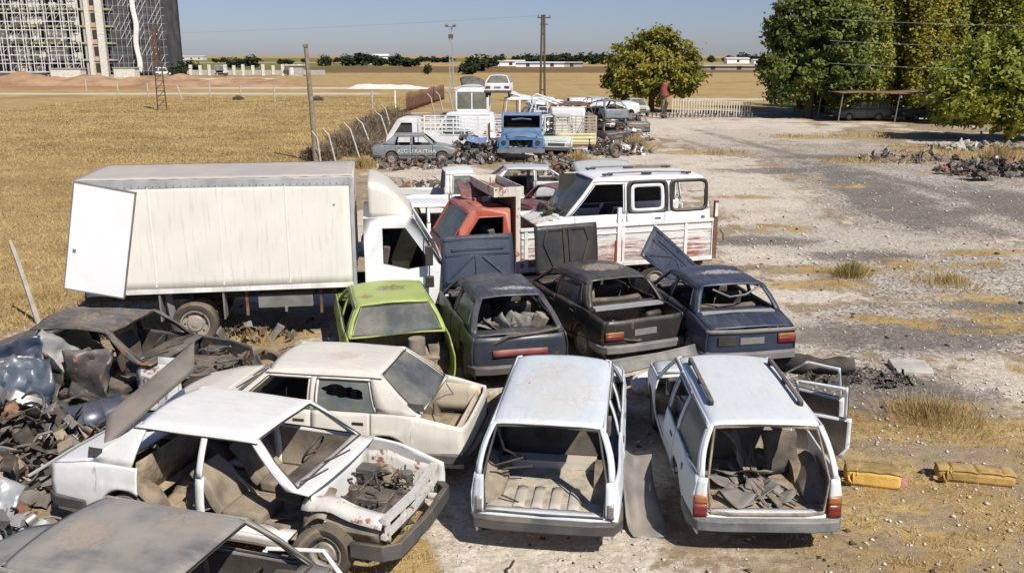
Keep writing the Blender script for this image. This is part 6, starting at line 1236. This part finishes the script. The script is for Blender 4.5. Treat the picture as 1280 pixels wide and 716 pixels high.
# dry bushes along the fence
for k, (x, y, s, lab) in enumerate(((-8.7, 49, 1.1, 'dry grey bush left of the lettered saloon'), (-9.2, 53, 1.3, 'dry tangled bush behind the bent posts'), (-8.6, 58, 1.3, 'dry bush beside the stake truck cab'), (-9.6, 65, 1.3, 'dry bush below the white post'), (-9.5, 73, 1.2, 'dry bush before the rusty sheet fence'), (-9.9, 46.5, .8, 'small dry bush at the wooden pole foot'), (-23, 108, .55, 'brown dry bush beside the pale road'), (-33, 110, .5, 'low brown bush on the field far edge'))):
    rg = np.random.RandomState(80+k); t = empty('dry_bush', (x, y, 0), 0, lab, 'bush', 'dry bushes along the field edge'); n = 900; th = rg.uniform(0, 6.28, n); q = np.sqrt(rg.rand(n)); C = np.stack([np.cos(th)*q*1.3*s, np.sin(th)*q*1.3*s, rg.rand(n)*(1.15-.7*q)*s*1.1], 1)
    d = np.stack([np.cos(th)*q*.6, np.sin(th)*q*.6, rg.uniform(.3, 1, n)], 1)+rg.normal(size=(n, 3))*.35; d /= np.linalg.norm(d, axis=1)[:, None]; U = np.cross(d, rg.normal(size=(n, 3))); U /= np.linalg.norm(U, axis=1)[:, None]
    o = quads_mesh('twigs', C, U*.02, d*.22*s, [TWIG]); o.parent = t
# ------------------------------------------------------------------ things on the ground
FOAM = surf('yellow_foam', (.60, .37, .085), .95, var=.2, scale=5, dust=.15, bump=.4); FOAMB = surf('brown_foam', (.38, .24, .07), .95, var=.3, scale=5, dust=.2, bump=.4); FCOV = surf('foam_cover', (.30, .19, .06), .9, var=.3, scale=6, dust=.2)
def cushion(loc, yaw, w_, d, h, lab, m1, m2, ridges):
    t = empty('seat_cushion', loc, yaw, lab, 'cushion'); b = MB(); b.box((0, 0, h*.42), (w_, d, h*.84)); b.build('foam_block', m1, t, bevel=.05)
    b = MB(); b.fgrid(lambda u, v: ((u-.5)*w_*.99, (v-.5)*d*.97, h*.84+.012*(1-(2*v-1)**6)-.022*math.exp(-((u*ridges+.001) % 1-.5)**2*300)*(ridges > 1)+.012*noise.noise(Vector((u*6, v*3, w_*9)))-.02*(abs(2*u-1)**10)), 40, 10); b.build('top_cover', m2, t, solid=.02); b = MB()
    for i in range(5): crumple(b, (w_*(-.48+.05*i), -d*.45+.05*math.sin(i*5), h*(.3+.09*i)), .12, .08, (i*1.1, i*.7, i), .03, i+int(w_*100), 5)
    b.build('torn_foam', m1, t, solid=.02); return t
cushion((4.55, 10.35, 0), -14, .66, .30, .26, 'bright yellow foam cushion beside the open white estate door', FOAM, FCOV, 1)
cushion((5.88, 10.42, 0), -13, .92, .26, .20, 'brown foam bench cushion farther right on dry grass', FOAMB, FOAMB, 3)
o = crumpled('plastic_scrap', 'small dark red plastic scrap by the yellow cushion', 'scrap', paint('scrap_red', (.25, .03, .04), rust=0), (4.93, 10.3, .06), .14, .16, (.8, .2, .3), .05, 2)
BURNC = surf('charred', (.022, .021, .021), .85, var=.4, dust=.15, bump=.6)
b = MB(); b.fgrid(lambda u, v: (lerp(-.75, .75, u), .20*math.cos(6.28*v)*(1-.3*u)+.05*math.sin(u*9), .16+.15*math.sin(6.28*v)*(1-.35*u)+.03*math.sin(u*14+v*9)), 24, 14); o = b.build('rolled_carpet', BURNC, None, solid=.02); o.location = (5.05, 14.45, 0); o.rotation_euler.z = -.22; tag(o, 'charred rolled carpet lying right of the navy saloon', 'carpet')
scrap_heap('ash_heap', 'ash and burnt wire spread beside the charred carpet', 'ash', (5.75, 14.1, 0), 1.0, .5, .05, 150, 71, [BURNC, MAT['plastic'], BURNC], size=.32, kind=('t', 't', 'p'))
b = MB(); b.box((0, 0, .05), (.62, .5, .10)); o = b.build('concrete_slab', MAT['concrete'], None, bevel=.02); o.location = (6.85, 14.55, 0); o.rotation_euler = (.12, 0, -.1); tag(o, 'pale broken concrete slab beyond the charred carpet', 'slab')
scrap_heap('scrap_heap', 'dark scrap heap at the right edge below the low tree', 'scrap', (22.2, 41.2, 0), 2.6, 2.0, .75, 230, 72, HM+[MAT['black'], MAT['black']], size=1.1)
scrap_heap('scrap_heap', 'flat scatter of boards and scrap left of the right edge heap', 'scrap', (20.6, 46.5, 0), 2.8, 2.0, .25, 90, 73, [MAT['wood'], MAT['steel'], MAT['plastic'], MAT['plastic_grey'], MAT['black']], size=1.0)
o = crumpled('crumpled_metal', 'black broken panel at the front of the right edge heap', 'panel', MAT['black'], (20.2, 38.6, .22), 1.2, .7, (.5, .3, .5), .15, 6); o = crumpled('plastic_scrap', 'small red scrap in the right edge heap', 'scrap', paint('scrap_red', (.25, .03, .04)), (19.6, 40.6, .3), .5, .4, (.6, .2, .3), .1, 9)
scrap_heap('rubble_heap', 'stone rubble under the low tree at right', 'rubble', (27.0, 52, 0), 3.0, 1.5, .35, 90, 74, [MAT['concrete'], MAT['wood']], size=1.2, kind=('b', 'p'))
crumpled('crushed_bumper', 'crumpled pale grey bumper in front of the box truck wheel', 'bumper', MAT['plastic_grey'], (-4.85, 16.75, .22), .9, .55, (.5, .1, .3), .16, 4)
scrap_heap('scrap_heap', 'small dark scraps under the box truck', 'scrap', (-5.2, 16.3, 0), 1.1, .5, .15, 50, 75, [MAT['black'], MAT['plastic'], MAT['rusty']], size=.6)
b = MB(); b.tube([(-.75, -.3, .06), (0, 0, .08), (.75, .35, .10)], .05, 8); o = b.build('exhaust_pipe', MAT['rusty'], None); o.location = (-4.6, 15.0, .0); tag(o, 'rusty exhaust pipe lying between wreck and lime saloon', 'pipe')
for k, (x, y, lab) in enumerate(((-3.2, 15.8, 'tangled black cable before the lime saloon'), (-3.9, 15.5, 'looped black cable left of the lime saloon'))):
    r_ = random.Random(90+k); b = MB(); p = Vector((0, 0, .03)); q = [p]
    for i in range(16): q.append(Vector((.35*math.sin(i*.9+k)+r_.uniform(-.15, .15), .2*math.cos(i*.7)+r_.uniform(-.12, .12), .03+r_.random()*.08)))
    b.tube(q, .012, 5); o = b.build('scrap_cable', MAT['black'], None); o.location = (x, y, 0); tag(o, lab, 'cable')
b = MB(); b.tube([(0, .18, .02), (-.04, .05, .02), (-.08, -.02, .05), (-.05, -.2, .02)], .012, 6); o = b.build('bent_rod', MAT['black'], None); o.location = (.02, 8.35, 0); tag(o, 'short bent rod on the ground behind the pale estate', 'rod')
loose_tyre((-1.98, 8.25, .26), (1.35, .25, .5), .30, 'loose black tyre leaning behind the white saloon front wheel'); loose_tyre((-6.3, 11.0, .42), (.6, .5, 0), .29, 'dusty tyre half buried on the scrap heap left of the white saloon'); loose_tyre((-4.1, 14.1, .3), (.3, .2, 0), .30, 'tyre lying flat between burnt wreck and lime saloon')
# ------------------------------------------------------------------ ground cover in the round: stones, grass, litter
def scatter(n, x0, x1, y0, y1, key, seed, thr=.5, near=True):
    rg = np.random.RandomState(seed); X = rg.uniform(x0, x1, n); Y = (y0+(y1-y0)*rg.rand(n)**1.6) if near else rg.uniform(y0, y1, n)
    c = cover(X, Y); k = key(c)+(rg.rand(n)-.5)*.5; m = k > thr; X, Y = X[m], Y[m]; return X, Y, gh(X, Y), rg
# stones
STONE = leafmat('pale_stone', (.50, .45, .37), (.62, .57, .49), (.70, .66, .58), 9, 2., 0.)
def stones(n, x0, x1, y0, y1, key, seed, smin, smax, name, label, mat):
    X, Y, Z, rg = scatter(n, x0, x1, y0, y1, key, seed); n = len(X); s = smin+(smax-smin)*rg.rand(n)**4
    base = np.array([(1, 0, 0), (-1, 0, 0), (0, 1, 0), (0, -1, 0), (0, 0, 1), (0, 0, -.6)], float); F = np.array([(0, 2, 4), (2, 1, 4), (1, 3, 4), (3, 0, 4), (2, 0, 5), (1, 2, 5), (3, 1, 5), (0, 3, 5)])
    th = rg.uniform(0, 6.28, n); P = base[None]*rg.uniform(.5, 1.15, (n, 6, 1))*s[:, None, None]*np.array([1, .75, .55]); c, sn = np.cos(th)[:, None], np.sin(th)[:, None]
    P = np.stack([P[..., 0]*c-P[..., 1]*sn+X[:, None], P[..., 0]*sn+P[..., 1]*c+Y[:, None], P[..., 2]+Z[:, None]+s[:, None]*.2], -1).reshape(-1, 3)
    f = (F[None]+(np.arange(n)*6)[:, None, None]).reshape(-1, 3); me = bpy.data.meshes.new(name); me.vertices.add(len(P)); me.vertices.foreach_set('co', P.astype(np.float32).ravel()); me.loops.add(f.size); me.loops.foreach_set('vertex_index', f.astype(np.int32).ravel()); me.polygons.add(len(f)); me.polygons.foreach_set('loop_start', np.arange(0, f.size, 3, dtype=np.int32)); me.update(calc_edges=True)
    me.materials.append(mat); o = bpy.data.objects.new(name, me); COL.objects.link(o); return tag(o, label, 'stones', kind='stuff')
yard = lambda c: (1-c['grass']*.3)*(.35+.6*c['chalk']+.35*c['grey'])
stones(16000, -8, 13, 6.5, 26, yard, 1, .010, .052, 'gravel', 'pale loose stones on the yard', STONE)
stones(4500, 3.2, 10, 6.5, 15, lambda c: .3+.5*c['n2'], 4, .012, .055, 'gravel', 'white stones lying in the straw at right', STONE)
stones(5000, -8, 24, 22, 48, yard, 2, .02, .09, 'gravel', 'scattered pale stones on the track', STONE)
stones(1600, -8, 14, 7, 30, lambda c: .6*np.ones_like(c['grass']), 3, .02, .10, 'litter', 'dark bits of scrap scattered over the yard', leafmat('dark_litter', (.03, .03, .03), (.09, .075, .06), (.16, .10, .06), 12, 3., 0.))
GRASS = leafmat('straw', (.31, .20, .075), (.54, .40, .175), (.63, .49, .24), 8, .22, .2)
def grass(n, x0, x1, y0, y1, key, seed, h, blades, w_, name, label, thr=.5, spread=.06, mat=GRASS, near=True):
    X, Y, Z, rg = scatter(n, x0, x1, y0, y1, key, seed, thr, near); m = len(X); X = np.repeat(X, blades); Y = np.repeat(Y, blades); Z = np.repeat(Z, blades); k = len(X); hs = np.repeat(rg.uniform(.5, 1.3, m), blades)*h*rg.uniform(.5, 1.1, k)
    X = X+rg.normal(size=k)*spread; Y = Y+rg.normal(size=k)*spread; d = rg.normal(size=(k, 3))*np.array([.5, .5, .12]); d[:, 2] += .8; d /= np.linalg.norm(d, axis=1)[:, None]; th = rg.uniform(0, 6.28, k); U = np.stack([np.cos(th), np.sin(th), 0*th], 1)*w_
    V = d*hs[:, None]*.5; C = np.stack([X, Y, Z], 1)+V; o = quads_mesh(name, C, U, V, [mat]); return tag(o, label, 'grass', kind='stuff')
gk = lambda c: c['grass']*(.6+.6*c['n2'])
grass(30000, -6, 13, 6.3, 26, gk, 5, .075, 5, .004, 'dry_grass', 'short dry straw grass in the yard', .55)
grass(52000, -32, -8.6, 13, 70, lambda c: c['grass'], 6, .10, 4, .010, 'stubble', 'dry stubble covering the field', .5, .14)
grass(26000, -50, -9, 45, 118, lambda c: c['grass']*(.35+c['n2']), 16, .12, 4, .025, 'stubble', 'far dry stubble of the field', .6, .4, near=False)
grass(2500, -9.6, -4.5, 15, 30, gk, 7, .22, 8, .006, 'dry_grass', 'taller dry grass along the box truck', .4)
grass(9000, 10, 32, 40, 66, gk, 8, .22, 5, .014, 'dry_grass', 'dry grass along the far track', .5, .15)
def tuft(x, y, r, h, n, seed, lab, mat=GRASS):
    rg = np.random.RandomState(seed); th = rg.uniform(0, 6.28, n); q = np.abs(rg.normal(size=n))*r*.6; X, Y = x+np.cos(th)*q, y+np.sin(th)*q; d = np.stack([np.cos(th)*.5*q/r, np.sin(th)*.5*q/r, np.ones(n)*.8], 1)+rg.normal(size=(n, 3))*.28; d /= np.linalg.norm(d, axis=1)[:, None]; V = d*(h*rg.uniform(.3, .6, n)*np.exp(-q/r*.6))[:, None]; t2 = rg.uniform(0, 6.28, n)
    o = quads_mesh('grass_tuft', np.stack([X, Y, 0*X], 1)+V, np.stack([np.cos(t2), np.sin(t2), 0*t2], 1)*max(.003, .00028*y), V, [mat]); tag(o, lab, 'grass tuft'); return o
GT = leafmat('straw_green', (.25, .21, .07), (.34, .27, .09), (.45, .34, .14), 18, .6, .2)
for k, (x, y, r, h, n, lab, m) in enumerate(((6.3, 12.5, .85, .24, 2400, 'thick straw tuft between burnt carpet and brown cushion', GRASS), (8.3, 21.3, .45, .40, 700, 'greenish straw tuft on the grey gravel', GT), (6.9, 50.5, 1.0, .9, 900, 'tall straw tuft at the track edge far back', GRASS), (24.6, 45.5, .8, 1.0, 700, 'tall straw tuft behind the right edge heap', GRASS), (10.4, 20.6, .9, .25, 900, 'low straw patch on the gravel at right', GRASS), (7.6, 10.9, .8, .22, 1500, 'flat straw patch right of the brown cushion', GRASS), (4.6, 27.2, .6, .4, 500, 'straw tuft behind the flatbed post', GRASS), (3.3, 44.6, 1.0, .7, 700, 'straw growing below the yellow tailgate truck', GRASS), (-7.2, 43.3, 1.3, .5, 900, 'straw at the lettered saloon rear wheel', GRASS))):
    tuft(x, y, r, h, n, 100+k, lab, m)
